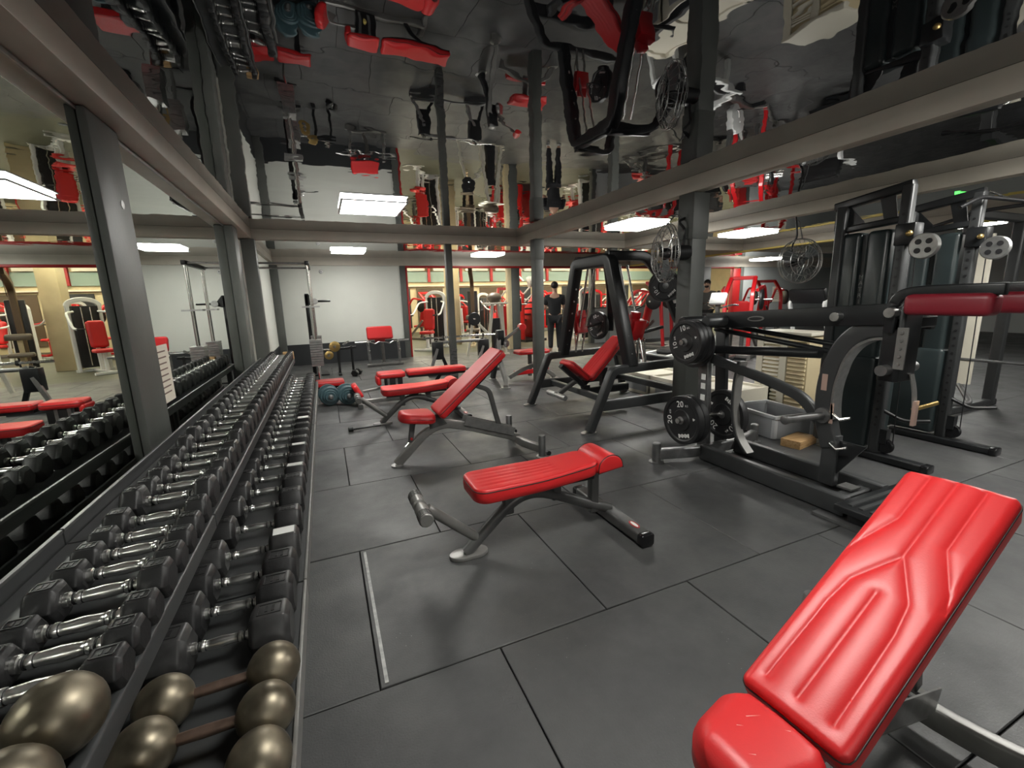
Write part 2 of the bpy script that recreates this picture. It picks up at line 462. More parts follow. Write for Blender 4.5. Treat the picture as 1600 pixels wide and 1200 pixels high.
# columns
def column(x0, x1, y0, y1, label, collar=None, top=BEAM):
    c = trim(M().bb(x0, x1, y0, y1, 0, top), 'column_paint', label, 0.008)
    if collar: M().bb(x0 - 0.008, x1 + 0.008, y0 - 0.008, y1 + 0.008, collar, top - 0.003).build('sleeve', 'column_paint', c, bevel=0.004)
    return c
c1 = column(XM + 0.001, -0.921, 2.82, 3.18, 'dark grey steel column standing against the mirror beside the notice')
M().lathe([(0.022, 0), (0.022, 0.003)], (-0.921, 3.06, 1.95), (1, 0, 0), 16).build('cover_plate', 'steel_dark', c1)
column(XM + 0.001, -0.865, 6.15, 6.42, 'grey steel column at far end of the mirror')
column(-0.96, -0.79, 7.3, 7.45, 'dark grey steel column under the cross beam by the wall')
c3 = column(3.29, 3.47, 3.28, 3.46, 'grey steel column beside the leg machine and fan', collar=1.92)
c4 = column(3.21, 3.36, 6.48, 6.64, 'grey steel column behind the red leg machine seat', collar=2.02)
c5 = column(1.98, 2.09, 7.36, 7.47, 'slim dark grey column with frayed wrapping near its foot')
for k in range(9):
    M().box((2.035 + random.uniform(-.008, .008), 7.352, 0.12 + k * 0.055), (0.10, 0.012, 0.04), rz=random.uniform(-.1, .1), ry=random.uniform(-.3, .3)).build('wrap_tape', 'steel_dark', c5)
column(5.30, 5.46, 7.36, 7.5, 'grey column where the cross beam meets the right hand beam')
column(4.90, 5.14, YB - 0.02, YB + 0.14, 'pale painted post dividing the openings in the back wall', top=2.30)
trim(M().bb(4.78, 4.90, YB, YB + 0.14, 0, 2.26), 'cream', 'cream door lining in the back wall opening')
column(7.50, 7.64, YB - 0.02, YB + 0.14, 'grey post left of the half-height partition', top=2.30)
column(11.6, 12.3, YB - 0.05, YB + 0.14, 'broad grey post beside the red framed opening', top=2.30)
# red door frames
trim(M().bb(1.86, 2.0, YB - 0.03, YB + 0.13, 0, 2.30), 'column_paint', 'grey door post beside the red door edge')
trim(M().bb(2.0, 2.05, YB - 0.01, YB + 0.13, 0, 2.26), 'trim_red', 'red painted door edge in the back wall')
trim(M().bb(2.0, 13.4, YB - 0.04, YB + 0.12, 2.25, 2.30), 'trim_red', 'dark red lintel over the openings in the back wall')
trim(M().bb(13.4, 13.75, YB - 0.02, YB + 0.12, 0, 2.25), 'trim_red', 'red painted frame beside the grey wall panel')
trim(M().bb(13.75, 13.9, YB - 0.03, YB + 0.14, 0, 2.30), 'column_paint', 'dark grey post right of the red frame')

# room beyond the openings
struct(M().bb(-1.1, 21, YB, 21, -0.06, -0.002).build('floor_beyond', 'floor_green'), 'olive grey floor of the bright room beyond')
wf_ = M().bb(-1.1, 21, 20.8, 21, 0, 3.6).build('wall_far', 'cream'); struct(wf_, 'cream far wall of the bright room beyond')
M().bb(-1.1, 21, 20.70, 20.8, 2.30, 2.78).build('teal_band', 'teal_wall', wf_)
M().bb(-1.1, 21, 20.62, 20.8, 2.10, 2.15).build('ledge', 'cream_white', wf_)
for k in range(13):
    x = -0.6 + k * 1.55
    M().bb(x + 0.05, x + 1.30, 20.76, 20.8, 0.2, 2.02).build('shade_panel', 'brown' if k % 2 else 'skirting', wf_)  # dark sheets standing in for shadow, reflections and clutter along the far wall
for k in range(9):
    x = 1.8 + k * 1.55
    M().bb(x, x + 1.15, 20.55, 20.72, 2.80, 3.1).build('wall_box', 'cream_white', wf_)
    M().bb(x - 0.26, x - 0.14, 20.6, 20.72, 2.3, 3.2).build('red_post', 'trim_red', wf_)
struct(M().bb(-1.1, 21, YB + 0.15, 21, 3.4, 3.5).build('ceiling_beyond', 'cream_white'), 'cream ceiling of the bright room beyond')
struct(M().bb(-1.2, -1.1, YB, 21, 0, 3.5).build('wall_far_left', 'cream'), 'cream side wall of the bright room beyond')
struct(M().bb(20.9, 21, YB, 21, 0, 3.5).build('wall_far_right', 'cream'), 'cream right hand wall of the bright room beyond')
trim(M().bb(3.72, 4.10, 13.8, 14.2, 0, 3.4), 'cream', 'square cream pillar in the bright room beyond')

# ceiling light panels
def ceiling_panel(x, y, label, w=0.64, d=0.74):
    t = thing('ceiling_light', label, 'ceiling light', (x, y, CEIL), group='square ceiling light panels')
    M().bb(-w / 2, w / 2, -d / 2, d / 2, -0.034, -0.001).build('diffuser', 'panel_light', t)  # glowing sides drop below the ceiling, shaped to light the beams
    f = M()
    e = 0.022
    f.bb(-w / 2 - e, w / 2 + e, -d / 2 - e, -d / 2, -0.038, -0.026).bb(-w / 2 - e, w / 2 + e, d / 2, d / 2 + e, -0.038, -0.026)
    f.bb(-w / 2 - e, -w / 2, -d / 2, d / 2, -0.038, -0.026).bb(w / 2, w / 2 + e, -d / 2, d / 2, -0.038, -0.026)
    f.build('frame', 'white_paint', t)
ceiling_panel(0.62, 5.36, 'bright square ceiling light above the red benches, largest in view')
ceiling_panel(0.60, 9.85, 'bright ceiling light near the pale back wall and cable station', d=0.6)
ceiling_panel(4.58, 5.72, 'bright ceiling light right of the beam over the leg machine')
ceiling_panel(7.35, 6.0, 'bright ceiling light between the right hand column and cable tower')
ceiling_panel(3.78, 10.2, 'bright ceiling light in front of the back wall openings', d=0.6)
ceiling_panel(13.7, 10.4, 'small distant ceiling light beside the caged fan')
ceiling_panel(1.05, 0.98, 'ceiling light overhead in front of the viewer', d=0.58)
ceiling_panel(4.5, 0.9, 'unseen ceiling light right of the near bench, lengthened to brighten the floor', d=1.05)  # out-of-view panel, lengthened to brighten the right and middle floor
ceiling_panel(7.4, 0.6, 'ceiling light overhead by the power rack')
ceiling_panel(10.6, 4.2, 'ceiling light over the far right machines')
ceiling_panel(1.0, -3.2, 'ceiling light behind the viewer')
def batten(x, y, z, L, label, rz=0):
    t = thing('batten_light', label, 'ceiling light', (x, y, z), rz, group='batten lights in the bright room')
    M().box((0, 0, -0.05), (L, 0.16, 0.03)).build('diffuser', 'back_light', t)
    M().box((0, 0, -0.017), (L + 0.06, 0.1, 0.035)).build('housing', 'white_paint', t)
for i, x in enumerate((3.0, 6.2, 9.4, 12.6, 15.8)):
    for j, y in enumerate((13.2, 16.0, 18.8)):
        batten(x, y, 3.4, 1.8, '%s batten light from the left in the %s row of the bright room' % (('first', 'second', 'third', 'fourth', 'fifth')[i], ('front', 'middle', 'rear')[j]))
# ------------------------------------------------------------------ dumbbell racks
RX0, RX1 = -0.845, -0.165
def rack(y0, y1, label):
    o = (RX0, (y0 + y1) / 2, 0)
    t = thing('dumbbell_rack', label, 'dumbbell rack', o, group='two-tier dumbbell racks along the mirror')
    L = y1 - y0
    # upper tray: sloping sheet with a raised front rail
    M().bar([(-0.64, y0, 0.655), (-0.64, y1, 0.655)], 0.40, 0.012).build('upper_tray', 'machine_grey', t, off=o)
    ut = M().sweep([(-0.845, y0, 0.705), (-0.845, y1, 0.705)], [(-0.003, -0.05), (0.003, -0.05), (0.003, 0.0), (-0.003, 0.0)]).build('back_lip', 'machine_grey', t, off=o)
    M().bar([(-0.845, y0, 0.708), (-0.845, y1, 0.708)], 0.012, 0.012).build('back_rail', 'graphite', t, off=o)
    M().bar([(-0.445, y0, 0.645), (-0.445, y1, 0.645)], 0.03, 0.055).build('upper_front_rail', 'machine_grey', t, off=o, bevel=0.003)
    # lower tray
    M().bar([(-0.385, y0, 0.318), (-0.385, y1, 0.318)], 0.42, 0.012).build('lower_tray', 'machine_grey', t, off=o)
    M().bar([(-0.605, y0, 0.345), (-0.605, y1, 0.345)], 0.014, 0.07).build('lower_back_rail', 'machine_grey', t, off=o)
    M().bar([(-0.172, y0, 0.295), (-0.172, y1, 0.295)], 0.012, 0.075).build('lower_front_lip', 'graphite_light', t, off=o, bevel=0.002)
    for y in (y0 + 0.05, y1 - 0.05):
        M().bar([(-0.70, y, 0.02), (-0.70, y, 0.64)], 0.06, 0.06, up=(0, 1, 0)).build('upright', 'machine_grey', t, off=o)
        M().bar([(-0.80, y, 0.025), (-0.21, y, 0.025)], 0.06, 0.05).build('foot', 'machine_grey', t, off=o)
        M().bar([(-0.70, y, 0.27), (-0.20, y, 0.28)], 0.05, 0.05).build('lower_arm', 'machine_grey', t, off=o)
        M().bar([(-0.83, y, 0.64), (-0.47, y, 0.62)], 0.05, 0.03).build('upper_arm', 'machine_grey', t, off=o)
    return t
rack(0.25, 1.755, 'near section of the long two-tier rack, holding round-headed dumbbells')
rack(1.765, 4.25, 'middle section of the long two-tier dumbbell rack')
rack(4.26, 6.75, 'far section of the long two-tier dumbbell rack below the corner column')

ORD = ('first second third fourth fifth sixth seventh eighth ninth tenth eleventh twelfth thirteenth fourteenth fifteenth sixteenth seventeenth eighteenth nineteenth twentieth '
       'twenty-first twenty-second twenty-third twenty-fourth twenty-fifth twenty-sixth twenty-seventh twenty-eighth twenty-ninth thirtieth thirty-first thirty-second thirty-third '
       'thirty-fourth thirty-fifth thirty-sixth thirty-seventh thirty-eighth thirty-ninth fortieth forty-first forty-second forty-third forty-fourth forty-fifth').split()
# hex dumbbells, axis along local x, resting on a flat of each head
def hex_meshes(R, hl, hh, rh):
    """R = corner radius of a head, hl = head length, hh = half handle length, rh = handle radius"""
    c = R * 0.16
    def head(s):
        m = M(); x = s * (hh + hl / 2)
        m.lathe([(R * 0.72, -hl / 2), (R - c * 0.2, -hl / 2 + c), (R, -hl / 2 + c * 1.6), (R, hl / 2 - c * 1.6), (R - c * 0.2, hl / 2 - c), (R * 0.72, hl / 2)], (x, 0, 0), (s, 0, 0), 6, rot=0.5)
        return m
    out = {}
    for s in (-1, 1):
        me = head(s).mesh('head', bevel=0.003, seg=2, smooth=35); out['head%d' % s] = me
    h = M()
    pr = [(rh * 1.25, 0), (rh * 1.25, hh * 0.12), (rh * 0.8, hh * 0.16), (rh * 0.85, hh * 0.30), (rh * 1.15, hh * 0.33), (rh * 1.15, hh * 0.42), (rh * 0.95, hh * 0.46), (rh * 1.02, hh * 0.62), (rh * 1.18, hh),
          (rh * 1.02, hh * 1.38), (rh * 0.95, hh * 1.54), (rh * 1.15, hh * 1.58), (rh * 1.15, hh * 1.67), (rh * 0.85, hh * 1.70), (rh * 0.8, hh * 1.84), (rh * 1.25, hh * 1.88), (rh * 1.25, hh * 2)]
    h.lathe(pr, (-hh, 0, 0), (1, 0, 0), 14)
    out['handle'] = h.mesh('handle', smooth=50)
    out['band'] = M().lathe([(rh * 0.98, -hh * 0.03), (rh * 1.04, -hh * 0.02), (rh * 1.04, hh * 0.02), (rh * 0.98, hh * 0.03)], (0, 0, 0), (1, 0, 0), 14).mesh('dark_band', smooth=50)
    # raised frame of the weight marking on the top flat of each head
    for s in (-1, 1):
        x = s * (hh + hl / 2); zt = R * 0.866 + 0.0004; w, d = hl * 0.56, R * 0.62; e = 0.0035
        f = M()
        for (cx, cy, sx, sy) in ((x, d / 2, w, e), (x, -d / 2, w, e), (x - w / 2, 0, e, d), (x + w / 2, 0, e, d)): f.box((cx, cy, zt), (sx, sy, 0.003))
        f.box((x - w * .13, 0, zt), (w * .12, d * .55, 0.0026)); f.box((x + w * .16, 0.0, zt), (w * .14, d * .55, 0.0026))
        out['mark%d' % s] = f.mesh('weight_mark')
    return out
DB = {}
def hex_dumbbell(x, y, z, R, hl, hh, rh, label, group, tilt=0.0, worn=False, sticker=False):
    key = (R, hl, hh, rh)
    if key not in DB:
        DB[key] = hex_meshes(R, hl, hh, rh)
        for k, me in DB[key].items(): me.materials.append(MAT['handle_chrome' if k == 'handle' else 'rubber'])
    t = thing('hex_dumbbell', label, 'dumbbell', (x, y, z), random.uniform(-0.03, 0.03), group)
    t.rotation_euler[0] = random.choice((0, 0, 0, 1)) * math.pi / 3 * 0 + random.uniform(-0.05, 0.05)
    t.rotation_euler[1] = tilt
    for s in (-1, 1):
        o = bpy.data.objects.new('head', DB[key]['head%d' % s]); COL.objects.link(o); o.parent = t
        if worn:
            o.data = o.data.copy(); o.data.materials.clear(); o.data.materials.append(MAT['rubber_worn'])
        q = bpy.data.objects.new('weight_mark', DB[key]['mark%d' % s]); COL.objects.link(q); q.parent = o
    if sticker:
        M().box((hh + hl / 2, 0, R * 0.866 + 0.0012), (hl * 0.7, R * 0.7, 0.002)).build('sticker', 'white_print', o, label='pale sticker on the head')
    o = bpy.data.objects.new('handle', DB[key]['handle']); COL.objects.link(o); o.parent = t
    for d in (-0.77, -0.56, 0.56, 0.77):
        q = bpy.data.objects.new('dark_band', DB[key]['band']); COL.objects.link(q); q.parent = o; q.location = (hh * d, 0, 0)
    return t
UP_Y = [1.0, 1.092, 1.185, 1.297, 1.411, 1.511, 1.610, 1.72, 1.862, 1.997, 2.117, 2.253, 2.379, 2.52, 2.679, 2.831, 2.973, 3.131]
y = 3.131
while y < 6.55:
    y += 0.155; UP_Y.append(y)
TILT_U = -0.0
for i, y in enumerate(UP_Y):
    gap = min(abs(y - q) for q in UP_Y if q != y)
    R = max(0.044, min(0.072, math.floor(gap * 0.5 / 0.003) * 0.003))
    x = -0.568 - min(0.012, max(0, (y - 1.1) * 0.01))
    zz = 0.666 + R * 0.866
    hex_dumbbell(x, y, zz, R, 0.066, 0.074, 0.0145, 'black hex dumbbell with chrome handle, %s hex one from near end of upper tier' % ORD[i], 'hex dumbbells on the upper tier')
LO_Y = [1.43, 1.595, 1.766, 1.966, 2.196, 2.427, 2.634, 2.824, 3.031, 3.255]
y = 3.255
while y < 6.55:
    y += 0.19 if y > 4 else 0.2
    LO_Y.append(y)
for i, y in enumerate(LO_Y):
    R = 0.082 - min(0.006, 0.002 * i)
    R = round(R / 0.004) * 0.004
    zz = 0.324 + R * 0.866
    hex_dumbbell(-0.385, y, zz, R, 0.115, 0.078, 0.014, 'black hex dumbbell with chrome handle, %s hex one from near end of lower tier' % ORD[i], 'hex dumbbells on the lower tier', worn=(i in (0, 3, 11)), sticker=(i in (3, 7, 9, 13)))
# round-headed bronze dumbbells
def globe(x, y, z, r, hl, label, group):
    t = thing('globe_dumbbell', label, 'dumbbell', (x, y, z), random.uniform(-0.05, 0.05), group)
    for s in (-1, 1):
        M().ball((s * (hl / 2 + r * 0.9), 0, 0), r, 28, 18).build('head', 'bronze', t, smooth=80)
    M().lathe([(0.013, 0), (0.0145, hl * 0.5), (0.013, hl)], (-hl / 2, 0, 0), (1, 0, 0), 14).build('handle', 'copper', t)
globe(-0.60, 0.868, 0.735, 0.066, 0.13, 'bronze round-headed dumbbell on upper tier, next to the hex dumbbells', 'round-headed dumbbells')
globe(-0.605, 0.730, 0.735, 0.066, 0.13, 'bronze round-headed dumbbell on upper tier, nearest the viewer', 'round-headed dumbbells')
globe(-0.355, 1.245, 0.394, 0.068, 0.13, 'bronze round-headed dumbbell on lower tier, next to the hex dumbbells', 'round-headed dumbbells')
globe(-0.36, 1.107, 0.394, 0.068, 0.13, 'middle bronze round-headed dumbbell of three on the lower tier', 'round-headed dumbbells')
globe(-0.36, 0.968, 0.394, 0.068, 0.13, 'bronze round-headed dumbbell on lower tier, nearest the viewer', 'round-headed dumbbells')
# wooden block at the far end of the upper tier
t = thing('wooden_block', 'small brown wooden block on far end of the upper dumbbell tier', 'block', (-0.50, 6.74, 0.664))
M().box((0, 0, 0.055), (0.13, 0.09, 0.11)).build('block', 'wood', t, bevel=0.004)
# notice on the column by the mirror
t = thing('notice_sheet', 'white printed notice hanging on the mirror beside the steel column', 'notice', (XM + 0.003, 3.37, 0.84))
M().box((0, 0, 0.16), (0.003, 0.23, 0.36)).build('sheet', 'paper', t)
for k in range(8):
    M().box((0.0018, -0.01 + random.uniform(-.01, .01), 0.30 - k * 0.037), (0.0008, 0.15, 0.009)).build('text_line', 'ink', t)
# ------------------------------------------------------------------ benches
def flat_bench(label, group):
    """fixed flat bench with curved spine, head roll and foot roller; base plate end at local -x"""
    o = (1.08, 2.14, 0)
    t = thing('flat_bench', label, 'bench', o, group=group)
    Y = 2.14
    # oval base plate
    pl = [( .075 * math.cos(a) * (1) + (.035 if math.cos(a) > 0 else -.035), .055 * math.sin(a)) for a in [2 * math.pi * k / 28 for k in range(28)]]
    M().prism(pl, 0.022, Matrix.Translation((0.615, Y, 0.0115))).build('base_plate', 'graphite_light', t, off=o, bevel=0.004)
    M().tube(spline([(0.60, Y, 0.02), (0.74, Y, 0.145), (0.86, Y, 0.245), (0.96, Y, 0.288), (1.07, Y, 0.283), (1.22, Y, 0.225), (1.40, Y, 0.14), (1.555, Y, 0.075)], 8), 0.033, 16).build('spine', 'graphite', t, off=o)
    M().bar([(1.555, Y - 0.335, 0.045), (1.555, Y + 0.335, 0.045)], 0.085, 0.07).build('rear_foot', 'graphite', t, off=o, bevel=0.006)
    for s in (-1, 1):
        M().bar([(1.555, Y + s * 0.33, 0.042), (1.555, Y + s * 0.375, 0.042)], 0.09, 0.076).build('foot_cap', 'black_gloss', t, off=o, bevel=0.012)
    # oval badge on the near end of the rear foot
    bd = M().prism([(0.045 * math.cos(a), 0.02 * math.sin(a)) for a in [2 * math.pi * k / 20 for k in range(20)]], 0.003, frame((1.555, Y - 0.25, 0.082), (0, 1, 0), (-1, 0, 0))).build('badge', 'trim_red', t, off=o)
    M().prism([(0.034 * math.cos(a), 0.010 * math.sin(a)) for a in [2 * math.pi * k / 20 for k in range(20)]], 0.003, frame((1.555, Y - 0.25, 0.0835), (0, 1, 0), (-1, 0, 0))).build('badge_face', 'white_print', bd, off=o)
    for x, z0, z1 in ((0.86, 0.20, 0.37), (1.17, 0.22, 0.38), (1.435, 0.08, 0.375)):
        M().bar([(x, Y, z0), (x, Y, z1)], 0.06, 0.05, up=(0, 1, 0)).build('post', 'graphite', t, off=o, bevel=0.004)
    M().bb(0.75, 1.38, Y - 0.09, Y + 0.09, 0.34, 0.358).build('pad_board', 'black', t, off=o)
    # main pad: slightly narrower and rising towards the head
    gro = [[(-0.34, k * 0.045), (0.12, k * 0.038)] for k in (-2, -1, 0, 1, 2)]
    T = Matrix.Translation((1.02 - o[0], 0, 0.356))
    pad_obj('main_pad', 'red', t, T, L=0.78, W=0.30, T=0.078, rc=0.07, re=0.016, nx=70, ny=30, wf=lambda u: 1.0 - 0.16 * max(0, min(1, (u - 0.45) / 0.5)),
            lift=lambda u: 0.022 * max(0, (u - 0.5) / 0.5) ** 1.5, grooves=gro, gd=0.004, gw=0.006)
    # rolled head rest
    n = 18; prof = []
    for k in range(n + 1):
        a = math.pi * k / n
        prof.append((-0.088 * math.cos(a) * (1.0), 0.098 * math.sin(a) ** 0.75))
    hm = M().prism(prof, 0.262, frame((1.475, Y, 0.385), (1, 0, 0.10), (0, 0, 1)))
    hr = hm.build('head_rest', 'red', t, off=o, bevel=0.012, seg=3, smooth=60)
    for s in (-1, 1):
        M().tube([frame((1.475, Y, 0.385), (1, 0, 0.10), (0, 0, 1)) @ Vector((p[0] * 0.97, p[1] * 0.99 + 0.001, s * 0.1265)) for p in prof], 0.0028, 6).build('piping', 'piping', hr, off=o)
    # brace tube and foot roller
    M().tube([(0.68, Y, 0.085), (0.40, Y, 0.33)], 0.028, 14).build('brace', 'graphite_light', t, off=o)
    rl = M().lathe([(0.031, 0), (0.036, 0.005), (0.036, 0.135), (0.026, 0.14), (0.026, 0.175), (0.036, 0.18), (0.036, 0.315), (0.031, 0.32)], (0.365, Y - 0.16, 0.345), (0, 1, 0), 18).build('foot_roller', 'graphite_light', t, off=o)
    for k in range(10):
        yy = Y - 0.15 + k * 0.013 + (0.18 if k >= 5 else 0)
        M().tube([(0.365 + 0.0365 * math.cos(a), yy, 0.345 + 0.0365 * math.sin(a)) for a in [2 * math.pi * q / 14 for q in range(14)]], 0.0022, 5, closed=True).build('grip_ring', 'graphite', rl, off=o)
    return t
fb = flat_bench('red padded flat bench with rolled head rest, nearest the middle of the floor', 'red flat benches')
b4 = copy_tree(fb); b4.location = (1.08 - 0.10, 2.14 + 3.0, 0)
b4['label'] = 'red flat bench with rolled head rest behind the inclined adjustable bench'

def adj_bench(label, loc, rz, ang, group, blen=0.80, W=0.30, hi=False, seatx=(-0.52, -0.22), hz=0.44, name='adjustable_bench', by=0.0):
    """adjustable bench, foot end at local -x, hinge near (-0.2, hz)"""
    t = thing(name, label, 'bench', loc, rz, group)
    A = M
    fp = A().lathe([(0.05, 0), (0.05, 0.014), (0.03, 0.02)], (-0.56, 0, 0.001), (0, 0, 1), 20).build('front_foot', 'steel', t)
    A().bar(fillet([(-0.56, 0, 0.02), (-0.30, 0, 0.27), (-0.14, 0, 0.335), (0.10, 0, 0.27), (0.60, 0, 0.085)], 0.10, 7), 0.055, 0.075).build('spine', 'graphite_light', t, bevel=0.004)
    A().prism([(-0.26, 0.30), (-0.10, 0.33), (-0.15, 0.40), (-0.20, hz - 0.01), (-0.25, hz - 0.02)], 0.075, frame((0, 0, 0), (1, 0, 0), (0, 0, 1))).build('hinge_bracket', 'graphite', t, bevel=0.004)
    # rear foot: curved cross bar with end stubs
    A().bar(fillet([(0.66, -0.36, 0.075), (0.58, -0.12, 0.075), (0.58, 0.12, 0.075), (0.66, 0.36, 0.075)], 0.12, 6), 0.05, 0.075).build('rear_foot', 'graphite_light', t, bevel=0.004)
    for s in (-1, 1):
        st = A().lathe([(0.032, 0), (0.032, 0.185), (0.027, 0.195)], (0.66, s * 0.38, 0.012), (0, 0, 1), 18).build('end_stub', 'steel_dark', t)
        A().lathe([(0.062, 0), (0.062, 0.008), (0.04, 0.013)], (0.67, s * 0.38, 0.001), (0, 0, 1), 20).build('foot_disc', 'steel', st)
        A().lathe([(0.022, -0.012), (0.022, 0.012)], (0.725, s * 0.38, 0.028), (0, 1, 0), 16).build('wheel', 'black', st)
    # ladder of notches
    ld = M()
    for s in (-1, 1): ld.bar([(0.06, s * 0.045, 0.335), (0.54, s * 0.045, 0.165)], 0.006, 0.08)
    lad = ld.build('ladder', 'steel', t)
    for k in range(8):
        u = k / 7
        M().cyl((0.10 + 0.40 * u, -0.046, 0.315 - 0.138 * u), (0.10 + 0.40 * u, 0.046, 0.315 - 0.138 * u), 0.006, 8).build('rung', 'steel_dark', lad)
    # back pad
    ca, sa = math.cos(ang), math.sin(ang)
    hx, hzz = -0.175, hz - 0.045
    def bp(u, h=0.0): return Vector((hx + u * ca - h * sa, by * u, hzz + u * sa + h * ca))
    T = frame(bp(blen / 2 + 0.01, 0.0), (ca, by, sa), (0, 1, 0))
    if hi:
        k = blen / 0.87; h = W / 2
        def gp(L): return [((u - 0.5) * blen, v * h) for u, v in L]
        gro = [gp([(0.06, 0.62), (0.36, 0.60), (0.47, 0.52), (0.62, 0.02), (0.98, 0.02)]),
               gp([(0.06, -0.58), (0.36, -0.56), (0.47, -0.48), (0.62, 0.02)]),
               gp([(0.06, 0.02), (0.46, 0.02)]),
               gp([(0.56, 0.98), (0.76, 0.50), (0.98, 0.50)]),
               gp([(0.50, -0.96), (0.56, -0.86), (0.70, -0.48), (0.98, -0.48)])]
        bk = pad_obj('back_pad', 'red', t, T, L=blen, W=W, T=0.075, rc=0.025, re=0.022, nx=220, ny=84, grooves=gro, gd=0.008, gw=0.012, crown=0.008, wf=lambda u: 0.97 + 0.05 * u, pr=0.0028)
    else:
        bk = pad_obj('back_pad', 'red', t, T, L=blen, W=W, T=0.075, rc=0.03, re=0.025, nx=50, ny=20, grooves=[[(0.1, -W), (0.1, W)]], gd=0.004, gw=0.005, wf=lambda u: 1.0 - 0.1 * u)
    brd = M(); brd.bar([bp(0.06, -0.012), bp(blen - 0.05, -0.012)], W * 0.7, 0.02).build('back_board', 'black', t)
    M().bar([bp(0.03, -0.035), bp(blen * 0.62, -0.035)], 0.05, 0.03).build('back_rail', 'graphite', t)
    # support strut from back rail to ladder
    e = 0.38 if ang > 0.6 else 0.30
    s0 = bp(blen * 0.55, -0.05)
    M().bar(fillet([s0, s0 + Vector((0.12, 0, -0.05)), (s0.x + 0.19, 0, 0.30 if s0.x < 0.4 else 0.26), (min(0.5, s0.x + 0.22), 0, 0.20)], 0.05, 5), 0.03, 0.045).build('strut', 'graphite', t, bevel=0.003)
    # seat pad
    L = seatx[1] - seatx[0]; tilt = 0.10
    Ts = frame(((seatx[0] + seatx[1]) / 2, 0, hz - 0.05), (math.cos(tilt), 0, -math.sin(tilt)), (0, 1, 0))
    st = pad_obj('seat_pad', 'red', t, Ts, piping=False, L=L, W=W, T=0.085 if hi else 0.07, rc=0.08, re=0.05 if hi else 0.04, nx=60 if hi else 30, ny=40 if hi else 18, crown=0.012, wf=lambda u: 0.70 + 0.30 * min(1, u * 1.4))
    M().tube([Ts @ Vector((-L / 2 + 0.02 + (L - 0.03) * k / 12, -W / 2 * (0.70 + 0.30 * min(1, (0.05 + 0.95 * k / 12) * 1.4)) - 0.0015, 0.038)) for k in range(13)], 0.0018, 5).build('seam', 'piping', st)
    if hi:
        for (a, b) in (((-0.02, 0.03), (0.05, -0.01)), ((0.05, -0.01), (0.075, -0.03)), ((-0.06, -0.02), (-0.045, -0.03)), ((0.02, 0.035), (0.07, 0.015))):
            M().tube([Ts @ Vector((a[0], a[1], 0.0955)), Ts @ Vector((b[0], b[1], 0.0955))], 0.0012, 5).build('scratch', 'scuff', st)
    # seat post and pull pin
    M().bar([(-0.40, 0, hz - 0.055), (-0.43, 0, 0.20)], 0.035, 0.045, up=(1, 0, 0)).build('seat_post', 'graphite', t)
    M().cyl((-0.425, -0.035, 0.235), (-0.425, 0.035, 0.235), 0.011, 10).build('collar', 'trim_red', t)
    pn = M().tube([(-0.425, 0, 0.215), (-0.475, 0, 0.165)], 0.006, 8).build('pull_pin', 'chrome', t)
    M().ball((-0.482, 0, 0.158), 0.011, 10, 6).build('pin_knob', 'steel', pn)
    return t
adj_bench('red adjustable bench raised to a steep incline in the middle of the room', (1.02, 3.70, 0), 0, math.radians(40), 'red adjustable benches', blen=0.80, W=0.32)
adj_bench('large red adjustable bench with stitched back pad, nearest the viewer', (1.06, 0.53, 0), math.radians(4.5), math.radians(26), 'red adjustable benches', blen=0.87, W=0.245, hi=True, seatx=(-0.44, -0.20))

# far bench with raised foot rolls
o = (1.2, 6.25, 0)
t = thing('decline_bench', 'red bench lying level with separate seat and foot pad, farthest of the benches', 'bench', o)
pad_obj('back_pad', 'red', t, Matrix.Translation((0.24, 0, 0.385)), L=0.86, W=0.27, T=0.07, rc=0.03, re=0.025, nx=30, ny=14)
pad_obj('seat_pad', 'red', t, Matrix.Translation((-0.41, 0, 0.375)), L=0.38, W=0.28, T=0.075, rc=0.06, re=0.03, nx=24, ny=14)
M().box((-0.585, 0, 0.34), (0.06, 0.26, 0.12)).build('seat_nose', 'red', t, bevel=0.025, seg=3)
M().bb(-0.18, 0.66, -0.1, 0.1, 0.35, 0.383).build('back_board', 'black', t)
M().bb(-0.50, -0.26, -0.07, 0.07, 0.10, 0.37).build('mechanism_box', 'black', t, bevel=0.006)
M().bb(-0.47, -0.44, -0.078, -0.07, 0.14, 0.36).build('guide_plate', 'steel', t)
M().bb(-0.36, -0.33, -0.078, -0.07, 0.14, 0.36).build('guide_plate', 'steel', t)
M().lathe([(0.022, 0), (0.022, 0.012), (0.014, 0.02)], (-0.40, -0.072, 0.22), (0, -1, 0), 14).build('knob', 'yellow', t)
M().bar([(-0.86, 0, 0.06), (0.35, 0, 0.06)], 0.06, 0.06).build('spine', 'graphite_light', t)
M().bar([(-0.86, -0.22, 0.035), (-0.86, 0.22, 0.035)], 0.06, 0.06).build('front_foot', 'graphite', t)
M().bar([(0.35, -0.26, 0.035), (0.35, 0.26, 0.035)], 0.06, 0.06).build('rear_foot', 'graphite', t)
M().bar([(0.30, 0, 0.35), (0.12, 0, 0.08)], 0.04, 0.05).build('strut', 'machine_black', t)
M().bar([(-0.45, 0, 0.24), (-0.80, 0, 0.20)], 0.035, 0.035).build('leg_arm', 'graphite_light', t)
Tp = frame((-0.86, 0, 0.23), (0.45, 0, -0.89), (0, 1, 0))
fp = pad_obj('foot_pad', 'red', t, Tp @ Matrix.Translation((0, 0, -0.05)), piping=False, L=0.22, W=0.24, T=0.07, rc=0.06, re=0.03, nx=20, ny=14)
M().box((0, 0, 0), (0.12, 0.12, 0.012), T=Tp @ Matrix.Translation((-0.01, 0, -0.052))).build('pad_insert', 'black', fp)

